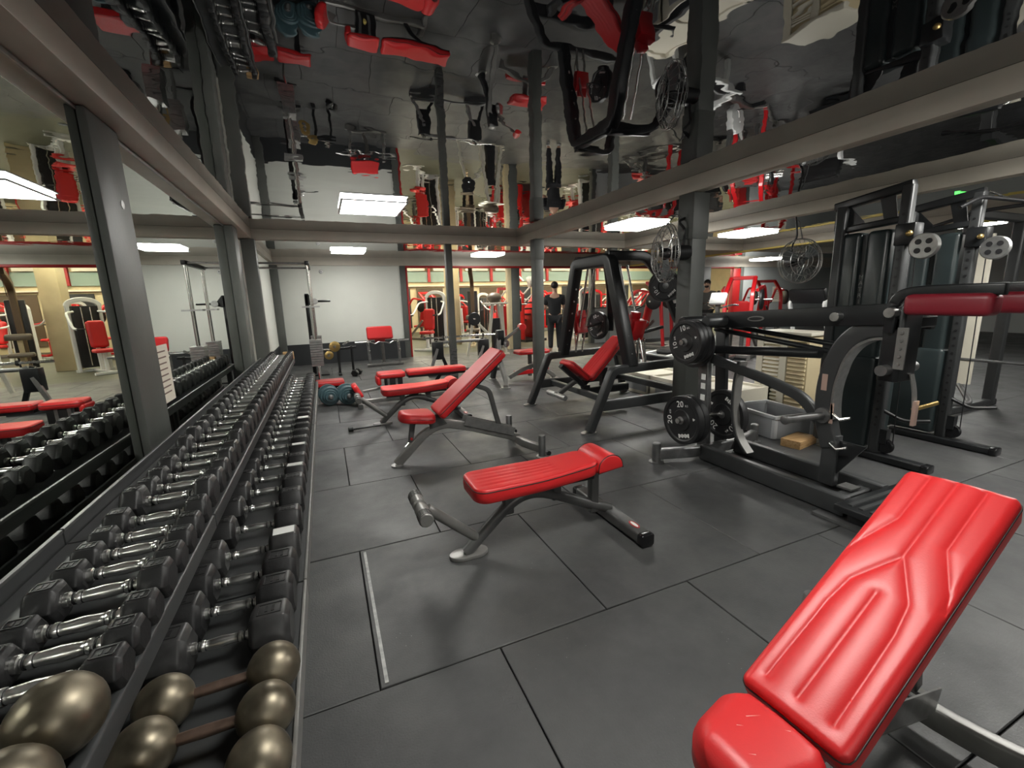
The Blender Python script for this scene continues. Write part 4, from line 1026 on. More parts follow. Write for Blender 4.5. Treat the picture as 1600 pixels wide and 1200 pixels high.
# preacher bench with curl bar
O = (1.15, 10.2, 0)
t = thing('preacher_bench', 'preacher curl bench with upright red pad against the pale back wall', 'bench', O); B = Bo(O, t)
T = frame((-0.03, 0.0, 0.735), (1, 0, 0), (0, 0.35, 0.94))
pad_obj('arm_pad', 'red', t, T, L=0.56, W=0.30, T=0.075, rc=0.05, re=0.035, nx=30, ny=18)
B('pad_bracket', M().box((1.12, 10.23, 0.60), (0.22, 0.05, 0.10)), 'trim_red', bevel=0.005)
for x in (0.84, 1.50):
    u = B('upright', M().bar([(x + (0.03 if x < 1 else 0.03), 10.22, 0.02), (x, 10.12, 0.60)], 0.06, 0.045, up=(0, 1, 0)), 'steel')
    B('bar_hook', M().tube([(x, 10.10, 0.55), (x, 10.04, 0.50), (x, 10.02, 0.56)], 0.016, 8), 'chrome', u)
    B('hook_low', M().tube([(x + 0.02, 10.14, 0.36), (x + 0.02, 10.07, 0.32), (x + 0.02, 10.05, 0.38)], 0.016, 8), 'chrome', u)
B('centre_post', M().bar([(1.20, 10.45, 0.02), (1.16, 10.26, 0.66)], 0.07, 0.05, up=(0, 1, 0)), 'graphite_light')
B('base_bar', M().bar([(0.80, 10.20, 0.03), (1.60, 10.20, 0.03)], 0.06, 0.05), 'graphite_light')
B('base_spine', M().bar([(1.18, 10.20, 0.03), (1.20, 10.75, 0.03)], 0.06, 0.05), 'graphite_light')
t = thing('curl_bar', 'cranked chrome curl bar resting on the preacher bench hooks', 'barbell', (1.15, 10.035, 0.545))
M().tube(fillet([(-0.56, 0, 0.02), (-0.24, 0, 0.02), (-0.16, 0, -0.03), (-0.07, 0, 0.02), (0.07, 0, 0.0), (0.16, 0, -0.03), (0.24, 0, 0.02), (0.56, 0, 0.02)], 0.03, 3), 0.014, 10).build('bar', 'chrome', t)
for s in (-1, 1): M().cyl((s * 0.34, 0, 0.02), (s * 0.58, 0, 0.02), 0.023, 12).build('sleeve', 'steel', t)
# wall notch strip
t = thing('notch_strip', 'pale toothed plastic strip on the left wall behind the far racks', 'strip', (-0.985, 8.3, 1.05))
M().box((0, 0, 0), (0.012, 0.10, 0.75)).build('strip', 'white_print', t)
for k in range(12): M().box((0.01, -0.05, -0.35 + k * 0.062), (0.016, 0.06, 0.03)).build('tooth', 'white_print', t)

# ------------------------------------------------------------------ machines between benches and openings
# barbell row stand with silver bars
O = (2.5, 8.3, 0)
t = thing('row_stand', 'silver barred lying row stand with black leg frames near the openings', 'exercise machine', O); B = Bo(O, t)
for x in (1.98, 2.92):
    for s in (-1, 1):
        B('leg', M().bar([(x + s * 0.20, 8.3 + s * 0.06, 0.03), (x - s * 0.04, 8.3, 0.66)], 0.06, 0.05, up=(0, 1, 0)), 'steel' if s < 0 else 'machine_black')
    B('leg_block', M().box((x, 8.34, 0.46), (0.20, 0.16, 0.34)), 'machine_black', bevel=0.01)
    B('foot', M().bb(x - 0.26, x + 0.26, 8.1, 8.18, 0.0, 0.06), 'machine_grey')
B('rail', M().cyl((1.78, 8.2, 0.08), (3.1, 8.2, 0.08), 0.03, 10), 'steel_dark')
B('rail', M().cyl((1.9, 8.3, 0.62), (2.95, 8.3, 0.62), 0.03, 10), 'steel')
t2 = thing('long_barbell', 'long silver barbell resting on the row stand', 'barbell', (2.5, 8.3, 0.715))
M().cyl((-0.80, 0, 0), (0.72, 0, 0.0), 0.02, 12).build('bar', 'chrome', t2)
for s in (-1, 1): M().cyl((s * 0.42, 0, 0), (s * 0.40, 0, 0), 0.04, 12).build('collar', 'black', t2)
# grey bench with red seat and curved legs beside the column
O = (3.0, 6.95, 0)
t = thing('leg_curl_machine', 'grey framed machine with low red seat and curved legs behind the column', 'exercise machine', O); B = Bo(O, t)
pad_obj('seat_pad', 'red', t, Matrix.Translation((0.34, 0.0, 0.45)), L=0.60, W=0.32, T=0.07, rc=0.04, re=0.03, nx=20, ny=12)
B('seat_post', M().bar([(3.30, 6.95, 0.05), (3.30, 6.95, 0.45)], 0.06, 0.06, up=(0, 1, 0)), 'graphite')
B('red_base', M().bar([(3.0, 6.95, 0.12), (3.66, 6.95, 0.14)], 0.08, 0.08), 'red_paint')
B('curved_leg', M().bar(spline([(2.58, 6.35, 0.02), (2.64, 6.50, 0.10), (2.66, 6.78, 0.42), (2.72, 6.95, 0.74)], 6), 0.07, 0.07), 'graphite_light')
B('curved_leg', M().bar(spline([(2.70, 7.25, 0.02), (2.72, 7.15, 0.30), (2.74, 6.98, 0.74)], 6), 0.08, 0.08), 'machine_grey')
B('curved_leg', M().bar(spline([(2.80, 6.72, 0.10), (3.05, 6.70, 0.22), (3.30, 6.72, 0.26), (3.60, 6.74, 0.10), (3.68, 6.74, 0.02)], 6), 0.06, 0.07), 'graphite_light')
B('head_block', M().box((2.75, 6.97, 0.76), (0.12, 0.14, 0.26)), 'machine_black', bevel=0.02)
B('chrome_joint', M().lathe([(0.06, 0), (0.07, 0.02), (0.05, 0.05)], (2.82, 6.9, 0.66), (0.6, -0.8, 0), 18), 'steel')
B('arm', M().tube([(2.80, 6.97, 0.70), (3.16, 7.0, 0.92)], 0.028, 10), 'graphite_light')
B('roller', M().lathe([(0.05, 0), (0.06, 0.01), (0.06, 0.20), (0.05, 0.21)], (3.16, 6.9, 0.92), (0.2, 1, 0), 16), 'red')
for x, y in ((2.58, 6.35), (2.70, 7.25), (3.68, 6.74)):
    B('foot_disc', M().lathe([(0.08, 0), (0.08, 0.01), (0.05, 0.016)], (x, y, 0.0), (0, 0, 1), 18), 'steel')

# ------------------------------------------------------------------ generic machines further off
def selector_machine(label, loc, rz, frame_m='white_paint', shroud_m='black', pad_m='red', group='weight stack machines', H=1.62, wide=0.56):
    t = thing('weight_machine', label, 'exercise machine', loc, rz, group)
    def B(n, m, mt, p=None, **k): return m.build(n, mt, p or t, **k)
    for s in (-1, 1): B('frame_post', M().bar([(s * wide / 2, 0.35, 0.0), (s * wide / 2, 0.35, H - 0.1)], 0.07, 0.10, up=(0, 1, 0)), frame_m)
    n = 12; arc = [(-wide / 2 * math.cos(math.pi * k / n), 0.35, H - 0.12 + 0.15 * math.sin(math.pi * k / n)) for k in range(n + 1)]
    B('frame_crown', M().bar(arc, 0.10, 0.07, up=(0, 1, 0)), frame_m)
    sh = B('shroud', M().bb(-wide / 2 + 0.05, wide / 2 - 0.05, 0.24, 0.40, 0.10, H - 0.12), shroud_m, bevel=0.02)
    for s in (-1, 1): B('guide_rod', M().cyl((s * 0.08, 0.225, 0.15), (s * 0.08, 0.225, H - 0.15), 0.012, 8), 'chrome', sh)
    B('base_rail', M().bar([(0, 0.40, 0.03), (0, -0.75, 0.03)], 0.09, 0.06), frame_m)
    B('base_cross', M().bar([(-0.34, 0.36, 0.03), (0.34, 0.36, 0.03)], 0.08, 0.06), frame_m)
    B('base_cross', M().bar([(-0.30, -0.72, 0.03), (0.30, -0.72, 0.03)], 0.08, 0.06), frame_m)
    B('seat_post', M().bar([(0, -0.45, 0.05), (0, -0.45, 0.48)], 0.08, 0.08, up=(0, 1, 0)), frame_m)
    pad_obj('seat_pad', pad_m, t, frame((0, -0.45, 0.48), (1, 0, 0), (0, 1, 0)), piping=False, L=0.36, W=0.36, T=0.08, rc=0.05, re=0.03, nx=12, ny=8)
    pad_obj('back_pad', pad_m, t, frame((0, -0.20, 0.88), (0, 0.15, 1), (1, 0, 0)) @ Matrix.Rotation(math.pi, 4, 'X'), piping=False, L=0.62, W=0.32, T=0.08, rc=0.06, re=0.03, nx=12, ny=8)
    B('back_post', M().bar([(0, -0.12, 0.05), (0, -0.06, 1.1)], 0.07, 0.06, up=(0, 1, 0)), frame_m)
    for s in (-1, 1):
        am = B('press_arm', M().tube(fillet([(s * 0.22, 0.25, H - 0.25), (s * 0.40, 0.0, H - 0.28), (s * 0.42, -0.38, 1.05), (s * 0.42, -0.62, 1.02)], 0.1, 4), 0.025, 8), frame_m)
        B('grip', M().cyl((s * 0.42, -0.62, 1.02), (s * 0.30, -0.68, 1.02), 0.02, 8), 'black', am)
    return t
selector_machine('white framed weight machine with black stack seen through the doorway', (3.0, 13.1, 0), math.radians(-35), H=1.65)
selector_machine('white framed weight machine second from the doorway, behind the cream pillar', (6.2, 16.8, 0), math.radians(20))
selector_machine('red framed weight machine beyond the half-height partition, second one back', (10.2, 15.4, 0), math.radians(160), frame_m='red_paint')
selector_machine('red framed weight machine at far end of the bright room', (4.4, 18.8, 0), math.radians(10), frame_m='red_paint')
selector_machine('white framed weight machine farthest right in the bright room', (12.6, 15.6, 0), math.radians(200))
selector_machine('red framed weight machine behind the partition on the right', (11.4, 17.5, 0), math.radians(30), frame_m='red_paint')

def plate_machine(label, loc, rz, col='red_paint', group='plate loaded machines'):
    t = thing('plate_loaded_machine', label, 'exercise machine', loc, rz, group)
    def B(n, m, mt, p=None, **k): return m.build(n, mt, p or t, **k)
    for s in (-1, 1):
        B('side_rail', M().bar([(s * 0.30, -0.70, 0.04), (s * 0.30, 0.70, 0.04)], 0.07, 0.08), 'graphite_light')
        B('cross_leg', M().bar([(s * 0.30, -0.60, 0.06), (s * 0.16, 0.10, 0.72)], 0.06, 0.07), 'graphite_light')
        B('mast', M().bar(fillet([(s * 0.26, 0.62, 0.05), (s * 0.26, 0.50, 1.40), (s * 0.24, 0.10, 1.72)], 0.15, 5), 0.07, 0.08, up=(1, 0, 0)), col)
        B('lever', M().bar(fillet([(s * 0.34, 0.45, 1.45), (s * 0.40, -0.10, 1.55), (s * 0.42, -0.45, 1.12)], 0.15, 5), 0.05, 0.06), col)
        B('grip', M().cyl((s * 0.42, -0.42, 1.10), (s * 0.42, -0.62, 1.02), 0.02, 10), 'black')
        B('horn', M().cyl((s * 0.30, 0.40, 1.25), (s * 0.62, 0.40, 1.25), 0.022, 10), 'chrome')
        B('disc', M().lathe([(0.03, 0), (0.20, 0), (0.215, 0.01), (0.215, 0.04), (0.2, 0.05), (0.03, 0.05)], (s * 0.40, 0.40, 1.25), (s, 0, 0), 24), 'plate_rubber')
    B('cross_bar', M().bar([(-0.30, 0.66, 0.05), (0.30, 0.66, 0.05)], 0.07, 0.08), 'graphite_light')
    B('cross_bar', M().bar([(-0.26, 0.10, 1.72), (0.26, 0.10, 1.72)], 0.07, 0.08), col)
    pad_obj('seat_pad', 'red', t, frame((0, -0.30, 0.46), (0, 1, 0.1), (-1, 0, 0)), piping=False, L=0.38, W=0.34, T=0.08, rc=0.05, re=0.03, nx=12, ny=8)
    pad_obj('back_pad', 'red', t, frame((0, 0.02, 0.86), (0, 0.25, 1), (1, 0, 0)) @ Matrix.Rotation(math.pi, 4, 'X'), piping=False, L=0.72, W=0.32, T=0.08, rc=0.06, re=0.03, nx=12, ny=8)
    B('seat_post', M().bar([(0, -0.2, 0.06), (0, -0.2, 0.46)], 0.08, 0.08, up=(0, 1, 0)), 'graphite')
    return t
plate_machine('red plate-loaded press machine just beyond the back wall opening', (5.2, 12.5, 0), math.radians(155))
plate_machine('red plate-loaded machine deep in the bright room behind the cream pillar', (3.5, 16.6, 0), math.radians(205))
plate_machine('red plate-loaded machine in front of the half-height partition', (8.15, 9.6, 0), math.radians(200))
plate_machine('red plate-loaded machine near the grey wall panel', (12.4, 9.4, 0), math.radians(150))
plate_machine('red plate-loaded machine with grey legs right of the caged fan', (8.7, 7.1, 0), math.radians(120))

# further rows of machines filling the bright room
RT = {}
def far_copy(src, loc, rz, label):
    c = copy_tree(src); c.location = loc; c.rotation_euler = (0, 0, rz); c['label'] = label; return c
_sel = [o for o in COL.objects if o.name.startswith('weight_machine')]; _pl = [o for o in COL.objects if o.name.startswith('plate_loaded_machine')]
_ws, _rs, _pm = _sel[0], _sel[2], _pl[0]
NW = ('first', 'second', 'third', 'fourth', 'fifth', 'sixth', 'seventh', 'eighth')
for i, x in enumerate((2.6, 6.1, 7.6, 8.9, 10.3, 13.9)):
    far_copy((_ws, _rs, _pm)[i % 3], (x, 19.3 + 0.15 * (i % 2), 0), math.radians(40 * i), '%s machine from the left in the back row of the bright room' % NW[i])
for i, x in enumerate((2.3, 5.2, 7.7, 8.9, 12.9, 14.3)):
    far_copy((_pm, _ws, _rs)[i % 3], (x, 17.9 - 0.4 * (i % 2), 0), math.radians(70 + 50 * i), '%s machine from the left in the third row of the bright room' % NW[i])
for i, x in enumerate((9.0, 7.9, 11.2, 13.2)):
    far_copy((_rs, _ws, _pm, _rs)[i], (x, (14.6, 12.6, 13.2, 12.9)[i], 0), math.radians(150 + 35 * i), ('red framed machine directly behind the half-height partition', 'white framed machine just beyond the left end of the partition', 'red plate-loaded machine just beyond the right end of the partition', 'red framed machine just beyond the red painted frame')[i])

# stair climber
t = thing('stair_climber', 'big red and white stair climbing machine with long silver rails', 'exercise machine', (6.25, 13.9, 0), math.radians(-75))
def B(n, m, mt, p=None, **k): return m.build(n, mt, p or t, **k)
for s in (-1, 1):
    B('side_panel', M().prism([(-0.9, 0.05), (0.75, 0.05), (0.75, 1.55), (0.45, 1.75), (-0.9, 0.45)], 0.05, frame((0, s * 0.42, 0), (1, 0, 0), (0, 0, 1))), 'red_paint', bevel=0.01)
    B('hand_rail', M().tube(fillet([(-0.95, s * 0.46, 1.15), (0.55, s * 0.46, 2.15), (0.80, s * 0.46, 1.95)], 0.1, 4), 0.028, 10), 'white_paint')
    B('lower_rail', M().tube([(-0.85, s * 0.46, 0.95), (0.55, s * 0.46, 1.80)], 0.022, 10), 'white_paint')
for k in range(6): B('step', M().bb(-0.85 + k * 0.24, -0.58 + k * 0.24, -0.39, 0.39, 0.25 + k * 0.2, 0.30 + k * 0.2), 'graphite')
B('console', M().box((0.78, 0, 1.95), (0.16, 0.5, 0.34), ry=-0.3), 'white_paint', bevel=0.03)
B('screen', M().box((0.69, 0, 1.97), (0.01, 0.36, 0.22), ry=-0.3), 'black_gloss')
B('base', M().bb(-0.95, 0.85, -0.46, 0.46, 0.0, 0.08), 'machine_black')

# lat pulldown tower with brown pad
t = thing('lat_tower', 'tall black pulldown tower with brown knee pad by the cream pillar', 'exercise machine', (4.35, 13.3, 0), math.radians(-20))
B('mast', M().bar(fillet([(0, 0.3, 0.0), (0, 0.3, 1.95), (0, 0.05, 2.12), (0, -0.75, 2.28)], 0.18, 6), 0.16, 0.12, up=(1, 0, 0)), 'brown')
B('stack_cover', M().bb(-0.16, 0.16, 0.34, 0.50, 0.05, 1.7), 'black', bevel=0.02)
B('cable', M().cyl((0, -0.72, 2.24), (0, -0.55, 1.75), 0.006, 6), 'black')
pad_obj('knee_pad', 'vinyl_brown', t, frame((0, -0.30, 0.82), (1, 0, 0), (0, 1, 0)), piping=False, L=0.42, W=0.20, T=0.14, rc=0.05, re=0.05, nx=12, ny=8)
pad_obj('seat_pad', 'vinyl_brown', t, frame((0, -0.45, 0.46), (1, 0, 0), (0, 1, 0)), piping=False, L=0.40, W=0.34, T=0.09, rc=0.05, re=0.03, nx=12, ny=8)
B('seat_post', M().bar([(0, -0.45, 0.0), (0, -0.45, 0.46)], 0.08, 0.08, up=(0, 1, 0)), 'cream')
B('knee_post', M().bar([(0, -0.18, 0.05), (0, -0.28, 0.84)], 0.08, 0.08, up=(0, 1, 0)), 'cream')
B('base', M().bar([(0, 0.5, 0.03), (0, -0.8, 0.03)], 0.12, 0.06), 'cream')

# cream cable column
t = thing('cable_column', 'cream painted tapering cable column with big pulley near the doorway', 'exercise machine', (3.95, 10.25, 0), math.radians(8))
for s in (-1, 1): B('leg', M().bar([(s * 0.27, 0, 0.02), (s * 0.08, 0, 1.30)], 0.07, 0.07, up=(0, 1, 0)), 'cream_white')
B('rear_leg', M().bar([(0.30, 0.1, 0.02), (0.24, 0.1, 1.30)], 0.06, 0.06, up=(0, 1, 0)), 'cream_white')
B('top_plate', M().bb(-0.28, 0.32, -0.08, 0.18, 1.29, 1.335), 'cream_white', bevel=0.005)
B('base_bar', M().bb(-0.34, 0.36, -0.05, 0.05, 0.0, 0.06), 'cream_white', bevel=0.004)
B('stack', M().bb(-0.10, 0.10, -0.03, 0.07, 0.06, 0.95), 'black')
B('motor_cover', M().ball((0.0, 0.04, 1.45), 0.16, 18, 10, (1.25, 0.8, 0.85)), 'vinyl_brown')
pu = B('pulley', M().lathe([(0.15, -0.02), (0.16, -0.01), (0.145, 0), (0.16, 0.01), (0.15, 0.02)], (-0.62, -0.05, 0.96), (0.1, 1, 0), 28), 'black')
B('pulley_hub', M().lathe([(0.03, 0), (0.02, 0.02)], (-0.62, -0.07, 0.96), (0, -1, 0), 14), 'chrome', pu)
B('arm', M().bar([(-0.20, 0, 0.55), (-0.62, 0.0, 0.96)], 0.05, 0.06), 'cream_white')
B('arm', M().bar([(-0.62, 0.02, 0.96), (-0.80, 0.05, 0.05)], 0.05, 0.06), 'cream_white')
B('cable', M().cyl((-0.6, 0, 1.08), (-0.05, 0.0, 1.30), 0.005, 6), 'black')

# low cream frame, louvred heater and white bed machine behind the big machines
O = (4.45, 4.4, 0)
t = thing('low_platform', 'low cream painted platform frame on the floor behind the press machine', 'platform', O); B = Bo(O, t)
for x in (4.12, 4.75): B('side_rail', M().bb(x, x + 0.05, 3.45, 5.45, 0.0, 0.30), 'cream_white', bevel=0.006)
for y in (3.45, 4.1, 4.75, 5.40): B('cross_rail', M().bb(4.12, 4.80, y, y + 0.05, 0.0, 0.30), 'cream_white', bevel=0.006)
B('deck', M().bb(4.17, 4.75, 3.5, 5.4, 0.24, 0.27), 'cream_white')
for y in (3.75, 4.42, 5.05): B('panel', M().bb(4.112, 4.119, y - 0.22, y + 0.22, 0.05, 0.25), 'grey_plastic')
O = (4.95, 3.35, 0)
t = thing('louvred_cabinet', 'cream cabinet with louvred sides standing behind the grey crate', 'cabinet', O); B = Bo(O, t)
B('body', M().bb(4.80, 5.12, 3.05, 3.62, 0.0, 0.92), 'cream', bevel=0.006)
B('top', M().bb(4.77, 5.15, 3.02, 3.65, 0.92, 0.955), 'cream_white', bevel=0.005)
B('edge_post', M().bb(4.775, 4.80, 3.57, 3.65, 0.0, 0.92), 'cream_white')
B('edge_post', M().bb(4.775, 4.80, 3.28, 3.36, 0.0, 0.92), 'cream_white')
for k in range(18):
    z = 0.08 + k * 0.046
    B('louvre', M().box((4.79, 3.465, z), (0.022, 0.20, 0.026), ry=0.5), 'cream_white')
    B('louvre', M().box((4.79, 3.165, z), (0.022, 0.20, 0.026), ry=0.5), 'cream')
O = (5.3, 5.6, 0)
t = thing('reclining_machine', 'white framed reclining leg machine behind the tall press machine', 'exercise machine', O); B = Bo(O, t)
for y in (5.35, 5.85):
    B('rail', M().bar(fillet([(4.85, y, 0.02), (4.92, y, 0.42), (6.20, y, 0.55)], 0.08, 4), 0.06, 0.07), 'white_paint')
B('cross', M().bar([(4.92, 5.35, 0.42), (4.92, 5.85, 0.42)], 0.06, 0.06), 'white_paint')
B('cross', M().bar([(6.16, 5.35, 0.54), (6.16, 5.85, 0.54)], 0.06, 0.06), 'white_paint')
B('leg', M().bar([(6.16, 5.6, 0.0), (6.16, 5.6, 0.54)], 0.08, 0.08, up=(0, 1, 0)), 'white_paint')
pad_obj('pad', 'black', t, frame((0.25, 0, 0.48), (1, 0, 0.1), (0, 1, 0)), piping=False, L=0.9, W=0.4, T=0.08, rc=0.05, re=0.03, nx=14, ny=8)
B('head_block', M().bb(5.25, 5.42, 5.45, 5.62, 0.55, 0.72), 'paper', bevel=0.01)
B('red_pad', M().box((5.60, 5.5, 0.66), (0.24, 0.16, 0.12)), 'red', bevel=0.02)

# exercise bikes on the right
def bike(label, loc, rz):
    t = thing('exercise_bike', label, 'exercise bike', loc, rz, 'silver exercise bikes')
    def B(n, m, mt, p=None, **k): return m.build(n, mt, p or t, **k)
    B('base', M().bar([(-0.55, 0, 0.05), (0.55, 0, 0.05)], 0.10, 0.08), 'steel')
    for x in (-0.5, 0.5): B('foot', M().bar([(x, -0.28, 0.03), (x, 0.28, 0.03)], 0.07, 0.06), 'machine_black')
    B('drive_cover', M().lathe([(0.2, -0.07), (0.27, -0.05), (0.27, 0.05), (0.2, 0.07)], (0.12, 0, 0.40), (0, 1, 0), 28), 'white_paint')
    B('front_mast', M().bar([(0.25, 0, 0.35), (0.42, 0, 1.15)], 0.09, 0.07, up=(0, 1, 0)), 'steel')
    B('console', M().box((0.40, 0, 1.30), (0.08, 0.30, 0.24), ry=-0.5), 'white_paint', bevel=0.02)
    B('screen', M().box((0.357, 0, 1.305), (0.01, 0.22, 0.15), ry=-0.5), 'black_gloss')
    for s in (-1, 1):
        B('handle', M().tube(fillet([(0.40, s * 0.04, 1.12), (0.30, s * 0.24, 1.18), (0.02, s * 0.24, 1.16)], 0.06, 4), 0.018, 8), 'chrome')
        B('crank', M().bar([(0.12, s * 0.08, 0.40), (0.12 + s * 0.14, s * 0.10, 0.32)], 0.02, 0.03), 'steel')
        B('pedal', M().box((0.12 + s * 0.14, s * 0.16, 0.32), (0.10, 0.09, 0.03)), 'black')
    B('seat_post', M().bar([(-0.10, 0, 0.30), (-0.26, 0, 0.85)], 0.06, 0.06, up=(0, 1, 0)), 'steel')
    B('saddle', M().prism([(-0.16, -0.11), (-0.10, -0.13), (0.02, -0.06), (0.15, -0.025), (0.15, 0.025), (0.02, 0.06), (-0.10, 0.13), (-0.16, 0.11)], 0.07, Matrix.Translation((-0.28, 0, 0.89))), 'black', bevel=0.02)
bike('silver exercise bike right of the grey column by the fan', (7.5, 6.5, 0), math.radians(200))
bike('silver exercise bike behind the first, in front of the red framed opening', (8.6, 8.3, 0), math.radians(190))
# padded bench machine near the tower: red pad on black post
O = (9.75, 7.0, 0)
t = thing('extension_bench', 'grey bench with small red roll pad below the wall notice', 'bench', O); B = Bo(O, t)
B('post', M().bar([(9.75, 7.0, 0.0), (9.75, 7.0, 0.85)], 0.08, 0.08, up=(0, 1, 0)), 'graphite')
B('roll_pad', M().lathe([(0.06, 0), (0.075, 0.01), (0.075, 0.42), (0.06, 0.43)], (9.54, 6.9, 0.90), (1, -0.1, 0.05), 18), 'red')
B('base', M().bar([(9.3, 7.0, 0.03), (10.4, 7.0, 0.03)], 0.08, 0.06), 'graphite')
B('strut', M().bar([(9.75, 7.0, 0.70), (10.3, 7.0, 0.06)], 0.06, 0.06), 'steel')
# treadmill
O = (9.6, 5.9, 0)
t = thing('treadmill', 'black and white treadmill partly hidden behind the first cable tower', 'treadmill', O, 0); B = Bo(O, t)
B('deck', M().bb(9.2, 11.0, 5.5, 6.3, 0.05, 0.22), 'machine_black', bevel=0.02)
for y in (5.55, 6.25):
    B('upright', M().bar(fillet([(9.35, y, 0.2), (9.05, y, 1.18), (9.5, y, 1.24)], 0.08, 4), 0.06, 0.07), 'white_paint')
B('console', M().box((9.08, 5.9, 1.30), (0.12, 0.72, 0.30), ry=-0.4), 'black', bevel=0.03)
B('belt', M().bb(9.3, 10.95, 5.62, 6.18, 0.22, 0.225), 'rubber')

# ------------------------------------------------------------------ power rack on the far right
O = (6.35, 2.1, 0)
t = thing('power_rack', 'dark power rack with pale notched upright at the right edge', 'exercise machine', O); B = Bo(O, t)
for (x, y, m_) in ((6.15, 2.42, 'cream_white'), (6.15, 1.45, 'machine_grey'), (7.2, 2.42, 'machine_grey'), (7.2, 1.45, 'machine_grey')):
    B('upright', M().bar([(x, y, 0.02), (x, y, 2.10)], 0.08, 0.10, up=(0, 1, 0)), 'machine_grey', bevel=0.004)
B('notch_plate', M().bb(6.06, 6.10, 2.20, 2.44, 0.40, 1.90), 'cream_white', bevel=0.003)
for k in range(9):
    B('notch_hook', M().bb(6.035, 6.06, 2.30, 2.40, 0.50 + k * 0.15, 0.56 + k * 0.15), 'machine_black')
for y in (1.45, 2.42):
    B('top_beam', M().bar([(6.15, y, 2.12), (7.2, y, 2.12)], 0.08, 0.08), 'machine_grey')
    B('base_beam', M().bar([(5.95, y, 0.04), (7.3, y, 0.04)], 0.08, 0.08), 'machine_grey')
B('pull_up_bar', M().tube(fillet([(6.0, 2.7, 2.02), (6.0, 2.3, 2.12), (6.0, 1.6, 2.12), (5.95, 1.1, 2.0)], 0.08, 4), 0.018, 10), 'black')
B('diagonal_foot', M().tube(fillet([(5.6, 2.3, 0.22), (5.9, 2.1, 0.24), (6.15, 2.35, 0.45)], 0.06, 4), 0.025, 10), 'steel_dark')
t = thing('loaded_barbell', 'black barbell across the power rack at the right edge', 'barbell', (6.06, 1.95, 0.66))
M().cyl((0, -0.95, 0), (0, 0.60, 0), 0.014, 12).build('bar', 'steel_dark', t)
plate((6.06, 1.72, 0.66), (-0.2, 1, 0), 0.20, 0.06, 'black plate on the barbell at the right edge, inner one', 'plates on the machines', '20', prints=False)
plate((6.06, 1.65, 0.66), (-0.2, 1, 0), 0.20, 0.06, 'black plate on the barbell at the right edge, outer one', 'plates on the machines', '20', prints=False)
t = thing('rack_bench', 'red and grey bench on the floor at the right edge', 'bench', (7.0, 3.1, 0), math.radians(15))
pad_obj('pad', 'red', t, Matrix.Translation((0, 0, 0.36)), L=0.9, W=0.28, T=0.08, rc=0.05, re=0.03, nx=16, ny=10)
for x in (-0.35, 0.35): M().bar([(x, 0, 0.02), (x, 0, 0.36)], 0.07, 0.07, up=(0, 1, 0)).build('leg', 'graphite', t)
M().bar([(-0.42, 0, 0.05), (0.42, 0, 0.05)], 0.07, 0.07).build('spine', 'graphite_light', t)
for x in (-0.40, 0.40): M().bar([(x, -0.22, 0.03), (x, 0.22, 0.03)], 0.07, 0.05).build('foot', 'graphite_light', t)

# ------------------------------------------------------------------ caged fans
def fan(loc, axis, R, mount, label):
    t = thing('caged_fan', label, 'fan', loc, group='caged wall fans')
    ax = Vector(axis).normalized(); side = ax.cross(Vector((0, 0, 1))).normalized(); up = Vector((0, 0, 1))
    def circ(r, d, n=32): return [ax * d + (side * math.cos(2 * math.pi * k / n) + up * math.sin(2 * math.pi * k / n)) * r for k in range(n)]
    for r, d in ((R, 0.0), (R * 0.98, 0.03), (R * 0.66, 0.085), (R * 0.35, 0.10), (R * 0.98, -0.03), (R * 0.6, -0.08)):
        M().tube(circ(r, d), 0.0045, 6, closed=True).build('cage_ring', 'steel', t)
    for k in range(24):
        a = 2 * math.pi * k / 24; v = side * math.cos(a) + up * math.sin(a)
        M().tube([ax * 0.10 + v * R * 0.15, ax * 0.085 + v * R * 0.66, ax * 0.03 + v * R * 0.98, ax * -0.03 + v * R * 0.98, ax * -0.08 + v * R * 0.6, ax * -0.09 + v * R * 0.2], 0.0022, 4).build('cage_wire', 'steel', t)
    M().lathe([(0.04, -0.04), (0.055, -0.02), (0.055, 0.02), (0.03, 0.05)], (0, 0, 0), ax, 16).build('hub', 'black', t)
    for k in range(3):
        a = 2 * math.pi * k / 3 + 0.4; v = side * math.cos(a) + up * math.sin(a); w = -side * math.sin(a) + up * math.cos(a)
        Tm = frame(v * R * 0.48, v, w + ax * 0.45)
        M().prism([(-R * 0.40, -R * 0.10), (R * 0.30, -R * 0.26), (R * 0.42, 0), (R * 0.30, R * 0.26), (-R * 0.40, R * 0.10)], 0.004, Tm).build('blade', 'clear_blade', t)
    M().lathe([(0.07, 0), (0.075, 0.01), (0.065, 0.15), (0.03, 0.17)], -ax * 0.08, -ax, 18).build('motor', 'black', t)
    m0 = Vector(mount) - Vector(loc)
    M().tube(fillet([-ax * 0.16, -ax * 0.18 + Vector((0, 0, R * 0.8)), Vector((m0.x * 0.6, m0.y * 0.6, R * 1.1)), m0], 0.06, 4), 0.012, 8).build('bracket', 'black', t)
    M().tube([m0 + Vector((0, 0, -0.02)), m0 * 0.5 + Vector((0, 0, R * 0.75)), Vector((0, 0, R))], 0.006, 6).build('cord', 'steel_dark', t)
fan((3.10, 3.42, 1.79), (-0.95, 0.42, -0.05), 0.27, (3.285, 3.38, 2.12), 'caged fan hanging edge-on from the grey column')
fan((5.70, 3.85, 1.78), (-0.35, -0.93, 0), 0.28, (5.69, 3.95, 2.335), 'caged fan hanging from the beam, facing the room')

